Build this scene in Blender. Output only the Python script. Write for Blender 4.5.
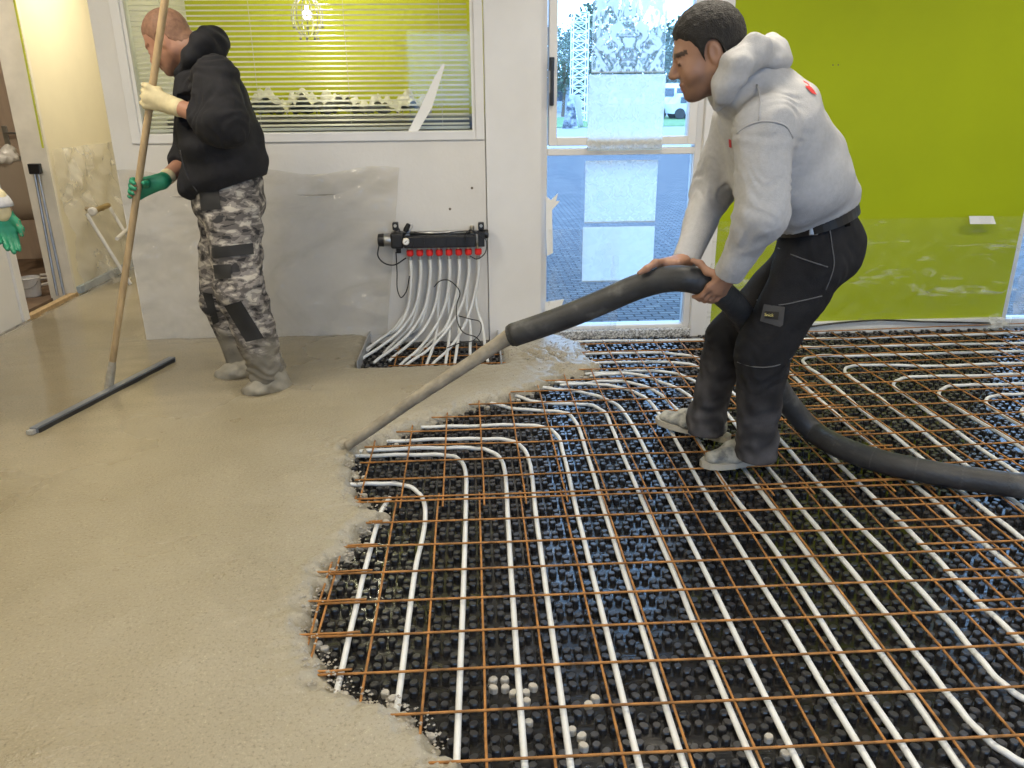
import bpy, bmesh, math, random
import numpy as np
from mathutils import Vector, Matrix

random.seed(7); RNG = np.random.default_rng(11)
for o in list(bpy.data.objects): bpy.data.objects.remove(o)
scene = bpy.context.scene
COL = scene.collection

# ------------------------------------------------------------------ camera
F = 790.0
PITCH, YAW, ROLL = .350889874, .0481104317, -.00994906193
CH = 1.40928
def _basis(p, y, r):
    f = np.array([math.sin(y)*math.cos(p), math.cos(y)*math.cos(p), -math.sin(p)])
    ri = np.array([math.cos(y), -math.sin(y), 0.0]); up = np.cross(ri, f)
    return f, math.cos(r)*ri + math.sin(r)*up, -math.sin(r)*ri + math.cos(r)*up
CF, CR, CU = _basis(PITCH, YAW, ROLL)
CC = np.array([0, 0, CH])
def ray(x, y): return CF + CR*(x-512)/F - CU*(y-384)/F
def gp(x, y, z=.04):                      # pixel -> point on the horizontal plane z
    d = ray(x, y); return CC + d*(z-CH)/d[2]
def wp(x, y, Y):                          # pixel -> point on the plane at depth Y
    d = ray(x, y); return CC + d*Y/d[1]
cd = bpy.data.cameras.new('camera'); cam = bpy.data.objects.new('camera', cd); COL.objects.link(cam)
cd.sensor_width = 36; cd.lens = F*36/1024; cd.clip_start = .05; cd.clip_end = 400
cam.matrix_world = Matrix(((CR[0], CU[0], -CF[0], 0), (CR[1], CU[1], -CF[1], 0), (CR[2], CU[2], -CF[2], CH), (0, 0, 0, 1)))
scene.camera = cam

# ------------------------------------------------------------------ light, exposure
LAMP_COL = (1.0, .90, .73); LAMP_W = 33.0
SKY = (.34, .59, 1.0); SKY_S = 6.2
w = bpy.data.worlds.new('overcast_sky'); scene.world = w; w.use_nodes = True
w.node_tree.nodes['Background'].inputs[0].default_value = (*SKY, 1); w.node_tree.nodes['Background'].inputs[1].default_value = SKY_S
vs = scene.view_settings
vs.view_transform = 'Standard'; vs.look = 'None'; vs.exposure = 0.0; vs.gamma = 1.0; vs.use_curve_mapping = False
scene.cycles.use_denoising = True
scene.cycles.max_bounces = 8; scene.cycles.transparent_max_bounces = 16
scene.cycles.sample_clamp_indirect = 6
def area(name, loc, size, rot, power=0, col=(1, 1, 1), portal=False, parent=None):
    l = bpy.data.lights.new(name, 'AREA'); l.shape = 'RECTANGLE'; l.size, l.size_y = size; l.energy = power; l.color = col
    if portal: l.cycles.is_portal = True
    o = bpy.data.objects.new(name, l); COL.objects.link(o); o.location = loc; o.rotation_euler = rot
    if parent: o.parent = parent
    return o
WALL = 4.63; CEIL = 2.75; LEFTX = -2.95; RIGHTX = 5.3; REAR = -2.6; REVX = 3.30
PI = math.pi
area('window_portal', (.87, WALL+.16, 1.2), (.95, 2.4), (-PI/2, 0, 0), portal=True)
area('window_portal', (4.25, WALL+.16, 1.2), (1.9, 2.4), (-PI/2, 0, 0), portal=True)
area('window_portal', (1.4, REAR-.2, 1.6), (4.8, 1.6), (PI/2, 0, 0), portal=True)

# ------------------------------------------------------------------ materials
def newmat(name):
    m = bpy.data.materials.new(name); m.use_nodes = True; nt = m.node_tree
    return m, nt, nt.nodes['Principled BSDF'], nt.nodes['Material Output']
def nd(nt, t, **kw):
    n = nt.nodes.new(t)
    for k, v in kw.items():
        if isinstance(k, str) and hasattr(n, k): setattr(n, k, v)
        else: n.inputs[k].default_value = v
    return n
def noise(nt, scale, detail=3, rough=.55, coord='Object', sc=(1, 1, 1), dist=0):
    tc = nt.nodes.new('ShaderNodeTexCoord'); mp = nt.nodes.new('ShaderNodeMapping'); mp.inputs['Scale'].default_value = sc
    nt.links.new(tc.outputs[coord], mp.inputs[0])
    n = nt.nodes.new('ShaderNodeTexNoise'); n.inputs['Scale'].default_value = scale; n.inputs['Detail'].default_value = detail
    n.inputs['Roughness'].default_value = rough; n.inputs['Distortion'].default_value = dist
    nt.links.new(mp.outputs[0], n.inputs['Vector']); return n
def ramp(nt, src, stops, interp='LINEAR'):
    r = nt.nodes.new('ShaderNodeValToRGB'); r.color_ramp.interpolation = interp
    e = r.color_ramp.elements
    while len(e) < len(stops): e.new(.5)
    for k, (p, c) in enumerate(stops): e[k].position = p; e[k].color = (*c, 1) if len(c) == 3 else c
    nt.links.new(src, r.inputs[0]); return r
MATS = {}
def M(name, col, rough=.55, metal=0, vary=.12, vscale=5, bump=0, bscale=60, attr=False, spec=.5, sc=(1, 1, 1), stops=None, coat=0, detail=4):
    if name in MATS: return MATS[name]
    m, nt, b, out = newmat(name)
    b.inputs['Roughness'].default_value = rough; b.inputs['Metallic'].default_value = metal
    b.inputs['Specular IOR Level'].default_value = spec; b.inputs['Coat Weight'].default_value = coat
    n = noise(nt, vscale, detail, sc=sc)
    if stops is None:
        c = np.array(col)
        stops = [(.3, tuple(c*(1-vary))), (.7, tuple(np.minimum(c*(1+vary), 1)))]
    r = ramp(nt, n.outputs['Fac'], stops); src = r.outputs[0]
    if attr:
        a = nt.nodes.new('ShaderNodeAttribute'); a.attribute_name = 'Col'
        mx = nt.nodes.new('ShaderNodeMix'); mx.data_type = 'RGBA'; mx.blend_type = 'MULTIPLY'; mx.inputs[0].default_value = 1
        nt.links.new(src, mx.inputs[6]); nt.links.new(a.outputs['Color'], mx.inputs[7]); src = mx.outputs[2]
    nt.links.new(src, b.inputs['Base Color'])
    if bump:
        n2 = noise(nt, bscale, 3, sc=sc); bp = nt.nodes.new('ShaderNodeBump'); bp.inputs['Strength'].default_value = bump; bp.inputs['Distance'].default_value = .01
        nt.links.new(n2.outputs['Fac'], bp.inputs['Height']); nt.links.new(bp.outputs[0], b.inputs['Normal'])
    MATS[name] = m; return m
def Mfilm(name, fac0=.10, fac1=.5, col=(.85, .86, .87), scale=3, sc=(1, 1, 1), rough=.22, lo=.45, hi=.75):
    m, nt, b, out = newmat(name)
    b.inputs['Base Color'].default_value = (*col, 1); b.inputs['Roughness'].default_value = rough; b.inputs['Specular IOR Level'].default_value = .8
    n = noise(nt, scale, 5, .6, sc=sc, dist=1.2); r = ramp(nt, n.outputs['Fac'], [(lo, (fac0,)*3), (hi, (fac1,)*3)])
    t = nt.nodes.new('ShaderNodeBsdfTransparent'); t.inputs[0].default_value = (.97, .97, .97, 1)
    mx = nt.nodes.new('ShaderNodeMixShader'); nt.links.new(r.outputs[0], mx.inputs[0]); nt.links.new(t.outputs[0], mx.inputs[1]); nt.links.new(b.outputs[0], mx.inputs[2])
    nt.links.new(mx.outputs[0], out.inputs[0]); return m
def Mglass(name, tint=(.95, .97, .98)):
    m, nt, b, out = newmat(name)
    t = nt.nodes.new('ShaderNodeBsdfTransparent'); t.inputs[0].default_value = (*tint, 1)
    g = nt.nodes.new('ShaderNodeBsdfGlossy'); g.inputs['Roughness'].default_value = .03
    fr = nt.nodes.new('ShaderNodeFresnel'); fr.inputs[0].default_value = 1.35
    mx = nt.nodes.new('ShaderNodeMixShader'); nt.links.new(fr.outputs[0], mx.inputs[0]); nt.links.new(t.outputs[0], mx.inputs[1]); nt.links.new(g.outputs[0], mx.inputs[2])
    nt.links.new(mx.outputs[0], out.inputs[0]); return m
def Memit(name, col, s):
    m, nt, b, out = newmat(name); b.inputs['Base Color'].default_value = (*col, 1)
    b.inputs['Emission Color'].default_value = (*col, 1); b.inputs['Emission Strength'].default_value = s; return m

white_wall = M('white_wall', (.66, .645, .62), .6, vary=.05, vscale=2.5, bump=.12, bscale=40)
white_paint = M('white_paint', (.70, .695, .69), .4, vary=.03)
cream_wall = M('cream_wall', (.80, .745, .56), .7, vary=.03, vscale=3, bump=.1, bscale=90)
green_wall = M('green_wall', (.335, .41, .003), .65, vary=.05, vscale=1.5, bump=.06, bscale=120, spec=.25)
ceil_m = M('ceiling_white', (.74, .73, .70), .8, vary=.03)
black_pl = M('black_plastic', (.012, .012, .014), .35, vary=.3)
black_rub = M('black_rubber', (.022, .022, .023), .55, vary=.4, vscale=9, bump=.2, bscale=70)
pipe_white = M('white_pipe', (.68, .70, .71), .35, vary=.06, vscale=14)
steel = M('grey_steel', (.42, .43, .44), .38, 1, vary=.15, vscale=12)
zinc = M('zinc', (.45, .46, .48), .45, .6, vary=.2, vscale=10)
red_pl = M('red_plastic', (.62, .02, .018), .4, vary=.1)
brass = M('nickel', (.62, .58, .50), .3, 1, vary=.1)
wood = M('pale_wood', (.46, .33, .18), .6, vary=.2, vscale=8, sc=(6, 6, .6), bump=.15)
wood_pole = M('pole_wood', (.43, .31, .17), .55, vary=.2, vscale=10, sc=(4, 4, .5), bump=.1)
tape_m = M('white_tape', (.82, .82, .80), .5, vary=.05)
rust = M('rusty_steel', (.36, .165, .045), .7, .2, vary=.45, vscale=22, bump=.3, bscale=200)
glass = Mglass('window_glass')
film_wall = Mfilm('clear_film', .18, .42, (.58, .53, .43), 2.2, (1, 1, 1.3), .14)
film_green = Mfilm('film_sheet', .04, .55, (.74, .76, .68), 2.6, (.7, 1, 4.0), .16, .55, .72)
film_left = Mfilm('film_drape', .22, .5, (.80, .80, .78), 3.0, (1, 1, .7), .25)

# ------------------------------------------------------------------ mesh helpers
BASE = {}
def mk(name, V, Fc, mat, parent=None, base=None, smooth=False, cols=None):
    V = np.asarray(V, float)
    if parent is not None: b = BASE[parent.name]
    elif base is not None: b = np.asarray(base, float)
    else: b = np.array([(V[:, 0].min()+V[:, 0].max())/2, (V[:, 1].min()+V[:, 1].max())/2, V[:, 2].min()])
    me = bpy.data.meshes.new(name)
    me.from_pydata((V-b).tolist(), [], [tuple(int(i) for i in f) for f in Fc] if not isinstance(Fc, np.ndarray) else Fc.tolist())
    me.materials.append(mat)
    if smooth: me.polygons.foreach_set('use_smooth', np.ones(len(me.polygons), bool))
    if cols is not None:
        a = me.color_attributes.new('Col', 'FLOAT_COLOR', 'POINT'); c4 = np.ones((len(V), 4), np.float32); c4[:, :3] = cols
        a.data.foreach_set('color', c4.ravel())
    o = bpy.data.objects.new(name, me); COL.objects.link(o)
    if parent is not None: o.parent = parent
    else: o.location = b
    BASE[o.name] = b
    return o
def tag(o, label=None, cat=None, group=None, kind=None):
    if label: o['label'] = label
    if cat: o['category'] = cat
    if group: o['group'] = group
    if kind: o['kind'] = kind
    return o
def empty(name, base, label=None, cat=None, group=None):
    o = bpy.data.objects.new(name, None); COL.objects.link(o); o.location = base; o.empty_display_size = .05
    BASE[o.name] = np.asarray(base, float); return tag(o, label, cat, group)
class G:                                   # collects shapes into one mesh
    def __init__(s): s.V = []; s.F = []
    def add(s, V, Fc):
        n = len(s.V); s.V += [tuple(v) for v in V]; s.F += [tuple(i+n for i in f) for f in Fc]; return s
    def box(s, lo, hi, bev=0):
        lo = np.array(lo, float); hi = np.array(hi, float)
        if bev:
            bm = bmesh.new(); bmesh.ops.create_cube(bm, size=1)
            for v in bm.verts: v.co = Vector(lo+(np.array(v.co)+.5)*(hi-lo))
            bmesh.ops.bevel(bm, geom=list(bm.edges), offset=bev, segments=2, affect='EDGES', profile=.5)
            bm.verts.index_update(); s.add([v.co[:] for v in bm.verts], [[v.index for v in f.verts] for f in bm.faces]); bm.free(); return s
        x0, y0, z0 = lo; x1, y1, z1 = hi
        return s.add([(x0,y0,z0),(x1,y0,z0),(x1,y1,z0),(x0,y1,z0),(x0,y0,z1),(x1,y0,z1),(x1,y1,z1),(x0,y1,z1)],
                     [(0,3,2,1),(4,5,6,7),(0,1,5,4),(1,2,6,5),(2,3,7,6),(3,0,4,7)])
    def obox(s, c, ax, half):               # oriented box: axes rows
        c = np.array(c); ax = np.array(ax, float)
        V = [c+sum(sg*h*a for sg, h, a in zip(sgn, half, ax)) for sgn in [(-1,-1,-1),(1,-1,-1),(1,1,-1),(-1,1,-1),(-1,-1,1),(1,-1,1),(1,1,1),(-1,1,1)]]
        return s.add(V, [(0,3,2,1),(4,5,6,7),(0,1,5,4),(1,2,6,5),(2,3,7,6),(3,0,4,7)])
    def tube(s, pts, r, n=10, caps=True):
        V, Fc = tube(pts, r, n, caps); return s.add(V, Fc)
    def lathe(s, c, axis, prof, n=20):      # prof: (along axis, radius)
        c = np.array(c, float); a = np.array(axis, float); a /= np.linalg.norm(a)
        t = np.array([0, 0, 1.]) if abs(a[2]) < .9 else np.array([1., 0, 0]); u = np.cross(a, t); u /= np.linalg.norm(u); v = np.cross(a, u)
        V = []; Fc = []
        for (h, r) in prof:
            for k in range(n): th = 2*PI*k/n; V.append(c+a*h+r*(math.cos(th)*u+math.sin(th)*v))
        for i in range(len(prof)-1):
            for k in range(n): k2 = (k+1) % n; Fc.append((i*n+k, i*n+k2, (i+1)*n+k2, (i+1)*n+k))
        Fc.append(tuple(range(n-1, -1, -1))); Fc.append(tuple((len(prof)-1)*n+k for k in range(n)))
        return s.add(V, Fc)
    def out(s, name, mat, parent=None, base=None, smooth=False): return mk(name, s.V, s.F, mat, parent, base, smooth)
def tube(pts, r, n=10, caps=True):
    P = np.array(pts, float); m = len(P); rr = np.full(m, r) if np.isscalar(r) else np.array(r, float)
    T = np.gradient(P, axis=0); T /= np.linalg.norm(T, axis=1)[:, None]+1e-9
    ref = np.array([0, 0, 1.]) if abs(T[0][2]) < .9 else np.array([1., 0, 0])
    u = np.cross(T[0], ref); u /= np.linalg.norm(u); V = []
    th = np.arange(n)*2*PI/n
    for i in range(m):
        u = u-T[i]*(u@T[i]); u /= np.linalg.norm(u); v = np.cross(T[i], u)
        V.append(P[i]+rr[i]*(np.cos(th)[:, None]*u+np.sin(th)[:, None]*v))
    V = np.concatenate(V); Fc = []
    for i in range(m-1):
        for k in range(n): k2 = (k+1) % n; Fc.append((i*n+k, i*n+k2, (i+1)*n+k2, (i+1)*n+k))
    if caps: Fc.append(tuple(range(n-1, -1, -1))); Fc.append(tuple((m-1)*n+k for k in range(n)))
    return V, Fc
def spline(pts, per=8):
    P = np.array(pts, float); Q = np.vstack([2*P[0]-P[1], P, 2*P[-1]-P[-2]]); out = []
    for i in range(1, len(Q)-2):
        p0, p1, p2, p3 = Q[i-1], Q[i], Q[i+1], Q[i+2]
        d = [max(np.linalg.norm(b-a), 1e-6)**.5 for a, b in ((p0, p1), (p1, p2), (p2, p3))]
        t0, t1 = 0, d[0]; t2 = t1+d[1]; t3 = t2+d[2]
        for t in np.linspace(t1, t2, per, endpoint=False):
            A1 = (t1-t)/(t1-t0)*p0+(t-t0)/(t1-t0)*p1; A2 = (t2-t)/(t2-t1)*p1+(t-t1)/(t2-t1)*p2; A3 = (t3-t)/(t3-t2)*p2+(t-t2)/(t3-t2)*p3
            B1 = (t2-t)/(t2-t0)*A1+(t-t0)/(t2-t0)*A2; B2 = (t3-t)/(t3-t1)*A2+(t-t1)/(t3-t1)*A3
            out.append((t2-t)/(t2-t1)*B1+(t-t1)/(t2-t1)*B2)
    out.append(P[-1]); return np.array(out)
def wav(P, seed, wl, n=7, stretch=(1, 1, 1)):
    r = np.random.default_rng(seed); s = np.zeros(len(P))
    for _ in range(n):
        d = r.normal(size=3)*np.array(stretch); d /= np.linalg.norm(d)
        s += np.sin(P@d*(2*PI/(wl*r.uniform(.6, 1.5)))+r.uniform(0, 6.28))
    return s/n**.5
def struct(o): o['kind'] = 'structure'; return o
def sheet(O, U, V, nu, nv, amp, seed, N, wl=.25):   # crumpled film over O + u U + v V, displaced along N
    O, U, V, N = (np.array(a, float) for a in (O, U, V, N)); u, v = np.meshgrid(np.linspace(0, 1, nu), np.linspace(0, 1, nv), indexing='ij')
    P = O+u.ravel()[:, None]*U+v.ravel()[:, None]*V
    d = np.abs(wav(P, seed, wl, 6))+.6*np.abs(wav(P, seed+1, wl*.4, 6))
    P = P+N*(amp*d)[:, None]
    idx = np.arange(nu*nv).reshape(nu, nv); Fc = np.stack([idx[:-1, :-1], idx[1:, :-1], idx[1:, 1:], idx[:-1, 1:]], -1).reshape(-1, 4)
    return P, Fc

# ------------------------------------------------------------------ SDF modelling (bodies and clothes)
def smin(a, b, k):
    if k <= 0: return np.minimum(a, b)
    h = np.clip(k-np.abs(a-b), 0, None)/k; return np.minimum(a, b)-h*h*k*.25
class Sdf:
    PAD = .07
    def __init__(s): s.ops = []
    def _add(s, f, lo, hi, k, sub=False): s.ops.append((f, np.array(lo)-s.PAD, np.array(hi)+s.PAD, k, sub)); return s
    def cone(s, a, b, ra, rb, k=.02, sub=False):
        a = np.array(a, float); b = np.array(b, float); ab = b-a; L = ab@ab+1e-12
        def f(P):
            t = np.clip((P-a)@ab/L, 0, 1); return np.linalg.norm(P-a-t[:, None]*ab, axis=1)-(ra+t*(rb-ra))
        r = max(ra, rb); return s._add(f, np.minimum(a, b)-r, np.maximum(a, b)+r, k, sub)
    def chain(s, pts, rr, k=.02):
        for i in range(len(pts)-1): s.cone(pts[i], pts[i+1], rr[i], rr[i+1], k)
        return s
    def ell(s, c, r, ax=np.eye(3), k=.02, sub=False):
        c = np.array(c, float); r = np.array(r, float); ax = np.array(ax, float)
        def f(P):
            q = (P-c)@ax.T; k0 = np.linalg.norm(q/r, axis=1); k1 = np.linalg.norm(q/(r*r), axis=1)+1e-9; return k0*(k0-1)/k1
        m = r.max(); return s._add(f, c-m, c+m, k, sub)
    def econe(s, a, b, u, r0, r1, k=.03):       # elliptical section: (along u, across)
        a = np.array(a, float); b = np.array(b, float); ab = b-a; L = np.linalg.norm(ab); w_ = ab/L
        u = np.array(u, float); u = u-w_*(u@w_); u /= np.linalg.norm(u); v = np.cross(w_, u)
        def f(P):
            q = P-a; t = np.clip(q@w_/L, 0, 1); q = q-(t*L)[:, None]*w_
            ru = r0[0]+t*(r1[0]-r0[0]); rv = r0[1]+t*(r1[1]-r0[1]); rm = np.minimum(ru, rv)
            return (np.sqrt((q@u/ru)**2+(q@v/rv)**2+(q@w_/rm)**2)-1)*rm
        m = max(*r0, *r1); return s._add(f, np.minimum(a, b)-m, np.maximum(a, b)+m, k)
    def box(s, c, half, ax=np.eye(3), rr=.005, k=.01, sub=False):
        c = np.array(c, float); half = np.array(half, float); ax = np.array(ax, float)
        def f(P):
            q = np.abs((P-c)@ax.T)-(half-rr); return np.linalg.norm(np.maximum(q, 0), axis=1)+np.minimum(q.max(1), 0)-rr
        m = np.linalg.norm(half); return s._add(f, c-m, c+m, k, sub)
    def __call__(s, P):
        d = np.full(len(P), 1.0)
        for f, lo, hi, k, sub in s.ops:
            m = np.all((P > lo) & (P < hi), axis=1)
            if not m.any(): continue
            v = f(P[m])
            d[m] = -smin(-d[m], v, k) if sub else smin(d[m], v, k)
        return d
    def bounds(s):
        return np.min([o[1] for o in s.ops if not o[4]], 0)+s.PAD-.02, np.max([o[2] for o in s.ops if not o[4]], 0)-s.PAD+.02
def snets(fn, lo, hi, h):
    lo = np.array(lo); n = np.ceil((np.array(hi)-lo)/(4*h)).astype(int)
    ax = [lo[i]+(np.arange(n[i])+.5)*4*h for i in range(3)]
    g = np.stack(np.meshgrid(*ax, indexing='ij'), -1).reshape(-1, 3); dc = fn(g).reshape(n)
    flag = np.abs(dc) < 4*h*.87+2.5*h
    D = dc.repeat(4, 0).repeat(4, 1).repeat(4, 2).astype(np.float32); fm = flag.repeat(4, 0).repeat(4, 1).repeat(4, 2)
    ii = np.argwhere(fm); D[fm] = fn(lo+(ii+.5)*h)
    N = np.array(D.shape); I = D < 0
    c = np.zeros(N-1, np.uint8)
    sl = lambda o, m: tuple(slice(o[i], m[i]-1+o[i]) for i in range(3))
    for o in np.ndindex(2, 2, 2): c += I[sl(o, N)]
    act = (c > 0) & (c < 8); cell = np.argwhere(act); vid = np.full(N-1, -1, np.int64); vid[act] = np.arange(len(cell))
    acc = np.zeros((len(cell), 3)); cnt = np.zeros(len(cell))
    for a in range(3):
        o1, o2 = [i for i in range(3) if i != a]
        for p in (0, 1):
            for q in (0, 1):
                o = np.zeros(3, int); o[o1] = p; o[o2] = q; e = o.copy(); e[a] = 1
                A = D[tuple((cell+o).T)]; B = D[tuple((cell+e).T)]; m = (A < 0) != (B < 0)
                t = A[m]/(A[m]-B[m]); pos = (cell[m]+o).astype(float); pos[:, a] += t; acc[m] += pos; cnt[m] += 1
    V = lo+(acc/cnt[:, None]+.5)*h
    Fs = []
    for a in range(3):
        b, c2 = (a+1) % 3, (a+2) % 3
        s0 = [slice(None)]*3; s1 = [slice(None)]*3; s0[a] = slice(0, -1); s1[a] = slice(1, None)
        x = I[tuple(s0)] != I[tuple(s1)]; e = np.argwhere(x); e = e[(e[:, b] > 0) & (e[:, c2] > 0) & (e[:, b] < N[b]-1) & (e[:, c2] < N[c2]-1)]
        q = []
        for (p, r) in ((-1, -1), (0, -1), (0, 0), (-1, 0)):
            k = e.copy(); k[:, b] += p; k[:, c2] += r; q.append(vid[tuple(k.T)])
        q = np.stack(q, 1); fl = ~I[tuple(e.T)]; q[fl] = q[fl][:, ::-1]; Fs.append(q)
    Fa = np.concatenate(Fs); Fa = Fa[(Fa >= 0).all(1)]
    return V, Fa
def sdf_obj(name, sd, h, mat, parent=None, base=None, fold=None, cols=None, clip=None):
    def fn(P):
        d = sd(P)
        if fold is not None: d = d-fold(P)
        if clip is not None: d = np.maximum(d, clip(P))
        return d
    lo, hi = sd.bounds(); V, Fa = snets(fn, lo, hi, h)
    return mk(name, V, Fa, mat, parent, base, True, cols(V) if cols else None)
def nrm(v): v = np.array(v, float); return v/np.linalg.norm(v)
#@@STRUCT

# ================================================================== STRUCTURE
brown_floor = M('brown_floor', (.17, .115, .075), .7, vary=.3, vscale=6)
slab_m = M('slab', (.3, .29, .27), .8)
struct(G().box((-6, REAR, -.12), (.3, 8.2, -.004)).box((.3, REAR, -.12), (RIGHTX, WALL+.12, -.004)).out('floor', slab_m, base=(0, 0, 0)))
struct(G().box((-6, REAR-.2, CEIL), (RIGHTX+.1, WALL+.2, CEIL+.1)).box((-6, WALL+.2, CEIL), (.3, 8.2, CEIL+.1)).out('ceiling', ceil_m, base=(0, 0, CEIL)))
IW0, IW1, IWB, IWT = -1.80, .012, 1.225, 2.38       # interior window opening
struct(G().box((-1.96, WALL, -.01), (.085, WALL+.1, IWB-.05)).box((-1.96, WALL, IWB-.05), (IW0-.05, WALL+.1, CEIL)).box((IW0-.05, WALL, IWT+.05), (.085, WALL+.1, CEIL)).out('wall_manifold', white_wall, base=(-1, WALL, 0)))
struct(G().box((.09, WALL-.014, -.01), (.40, WALL+.22, CEIL)).out('wall_pillar', white_paint, base=(.25, WALL, 0)))
struct(G().box((1.445, WALL, -.01), (REVX, WALL+.2, CEIL)).out('wall_green', green_wall, base=(2.4, WALL, 0)))
struct(G().box((1.325, WALL-.01, -.01), (1.445, WALL+.2, CEIL)).out('trim_1', white_paint, base=(1.38, WALL, 0)))
struct(G().box((.40, WALL, 2.45), (1.325, WALL+.2, CEIL)).box((REVX, WALL, 2.45), (RIGHTX, WALL+.2, CEIL)).out('wall_lintel', white_paint, base=(2, WALL, 2.45)))
struct(G().box((1.46, WALL-.035, 0), (REVX, WALL, .075), .004).out('baseboard_green', M('foam_edge', (.68, .69, .70), .6, vary=.08, vscale=9), base=(2.4, WALL, 0)))
struct(G().box((RIGHTX, REAR, -.01), (RIGHTX+.1, WALL+.2, CEIL)).out('wall_right', white_wall, base=(RIGHTX, 1, 0)))
# left wall with the doorway, corridor, blind room, left room
D0, D1 = 5.19, 5.90
struct(G().box((LEFTX-.16, REAR, -.01), (LEFTX, 3.9, CEIL)).box((LEFTX-.16, D1, -.01), (LEFTX, 8.2, CEIL)).box((LEFTX-.16, 3.9, 2.15), (LEFTX, D1, CEIL)).out('wall_left', cream_wall, base=(LEFTX, 2, 0)))
struct(G().box((LEFTX-.17, 3.9, -.01), (LEFTX+.012, D0, 2.15)).box((LEFTX+.012, D0-.07, .055), (LEFTX+.03, D0, 2.15)).box((LEFTX+.012, 4.3, .055), (LEFTX+.026, D0-.1, 2.15)).out('wall_door_side', M('white_door_paint', (.80, .80, .80), .4, vary=.02), base=(LEFTX, 4.5, 0)))
grey_jamb = M('grey_jamb', (.78, .74, .64), .6, vary=.1, vscale=6)
struct(G().box((LEFTX-.17, D1-.03, -.01), (LEFTX+.01, D1, 2.2)).out('trim_2', grey_jamb, base=(LEFTX, D1, 0)))
struct(G().box((LEFTX-.035, D0-.01, .03), (LEFTX+.015, D1, .066), .003).out('trim_3', wood, base=(LEFTX, 5.5, 0)))
struct(G().box((-1.96, WALL+.1, -.01), (-1.90, 8.2, CEIL)).out('wall_corridor', white_wall, base=(-1.93, 6, 0)))
struct(G().box((-6, 8.1, -.01), (.3, 8.2, CEIL)).out('wall_far', cream_wall, base=(-3, 8.1, 0)))
struct(G().box((-1.90, 6.0, -.01), (.2, 6.08, CEIL)).out('wall_blind_room', M('green_wall_far', (.52, .56, .012), .65, vary=.05, vscale=1.5), base=(-1, 6, 0)))
struct(G().box((.2, WALL+.1, -.01), (.3, 8.2, CEIL)).out('wall_blind_side', white_wall, base=(.25, 6, 0)))
struct(G().box((-6, 1.5, -.01), (-5.9, 8.2, CEIL)).box((-6, 1.5, -.01), (LEFTX-.16, 1.6, CEIL)).out('wall_left_room', cream_wall, base=(-5.9, 4, 0)))
pinkish = M('pale_brown_wall', (.56, .45, .35), .7, vary=.04)
struct(G().box((-5.9, 7.5, -.01), (LEFTX-.16, 7.6, CEIL)).out('wall_left_back', pinkish, base=(-4.5, 7.5, 0)))
struct(G().box((-5.9, 1.6, 0), (LEFTX-.16, 7.5, .03)).out('floor_left', brown_floor, base=(-4.5, 4, 0)))
# rear wall behind the photographer with a row of windows
g = G().box((LEFTX, REAR-.15, -.01), (RIGHTX, REAR, .9)).box((LEFTX, REAR-.15, 2.3), (RIGHTX, REAR, CEIL))
for x0, x1 in ((LEFTX, -.9), (3.7, RIGHTX)): g.box((x0, REAR-.15, .9), (x1, REAR, 2.3))
struct(g.out('wall_rear', white_wall, base=(1, REAR, 0)))
def frame_bars(root, x0, x1, z0, z1, y0, y1, t, mat=None, bars=(), rails=()):
    m = mat or white_paint
    G().box((x0, y0, z0), (x0+t, y1, z1), .004).out('frame_post', m, root); G().box((x1-t, y0, z0), (x1, y1, z1), .004).out('frame_post', m, root)
    G().box((x0+t, y0, z0), (x1-t, y1, z0+t), .004).out('frame_rail', m, root); G().box((x0+t, y0, z1-t), (x1-t, y1, z1), .004).out('frame_rail', m, root)
    for b in bars: G().box((b-t/2, y0, z0+t), (b+t/2, y1, z1-t), .004).out('mullion', m, root)
    for b in rails: G().box((x0+t, y0, b-t/2), (x1-t, y1, b+t/2), .004).out('transom', m, root)
wr = struct(empty('window_4', (1.2, REAR, .35)))
frame_bars(wr, -.9, 3.7, .9, 2.3, REAR-.1, REAR-.04, .06, bars=(.6, 2.2))
for a, b in ((-.84, .57), (.63, 2.17), (2.23, 3.64)): G().box((a, REAR-.075, .96), (b, REAR-.069, 2.24)).out('pane', glass, wr)
# window to the next room with its blind
w1 = struct(empty('window_1', (-.9, WALL, IWB)))
frame_bars(w1, IW0-.05, IW1+.072, IWB-.05, IWT+.05, WALL-.012, WALL+.1, .05)
G().box((IW0-.002, WALL+.006, IWB-.002), (IW0+.016, WALL+.07, IWT)).box((IW1+.004, WALL+.006, IWB), (IW1+.024, WALL+.07, IWT)).out('glazing_bead', M('bead_white', (.76, .75, .72), .4), w1)
G().box((IW0, WALL+.03, IWB), (IW1+.022, WALL+.036, IWT)).out('pane', glass, w1)
# tall window to the street
w2 = struct(empty('window_2', (.87, WALL, 0)))
frame_bars(w2, .40, 1.325, .03, 2.45, WALL+.03, WALL+.12, .038, rails=(1.10,))
SX0, SX1, SB = .445, 1.285, 1.135
frame_bars(w2, SX0, SX1, SB, 2.40, WALL+.015, WALL+.10, .045)
G().box((SX0+.045, WALL+.055, SB+.045), (SX1-.045, WALL+.062, 2.355)).out('pane', glass, w2)
G().box((.438, WALL+.07, .068), (1.287, WALL+.077, 1.08)).out('pane', glass, w2)
G().box((.40, WALL-.02, -.005), (1.325, WALL+.03, .05), .004).out('sill', M('dirty_sill', (.6, .6, .6), .7, stops=[(.42, (.62, .63, .64)), (.5, (.1, .1, .1)), (.56, (.6, .6, .58))], vscale=45), w2)
hd = G().box((.444, WALL-.01, 1.53), (.472, WALL+.016, 1.60), .004).out('handle', black_pl, w2)
G().box((.448, WALL-.03, 1.36), (.468, WALL-.012, 1.585), .004).out('lever', black_pl, hd)
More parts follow.
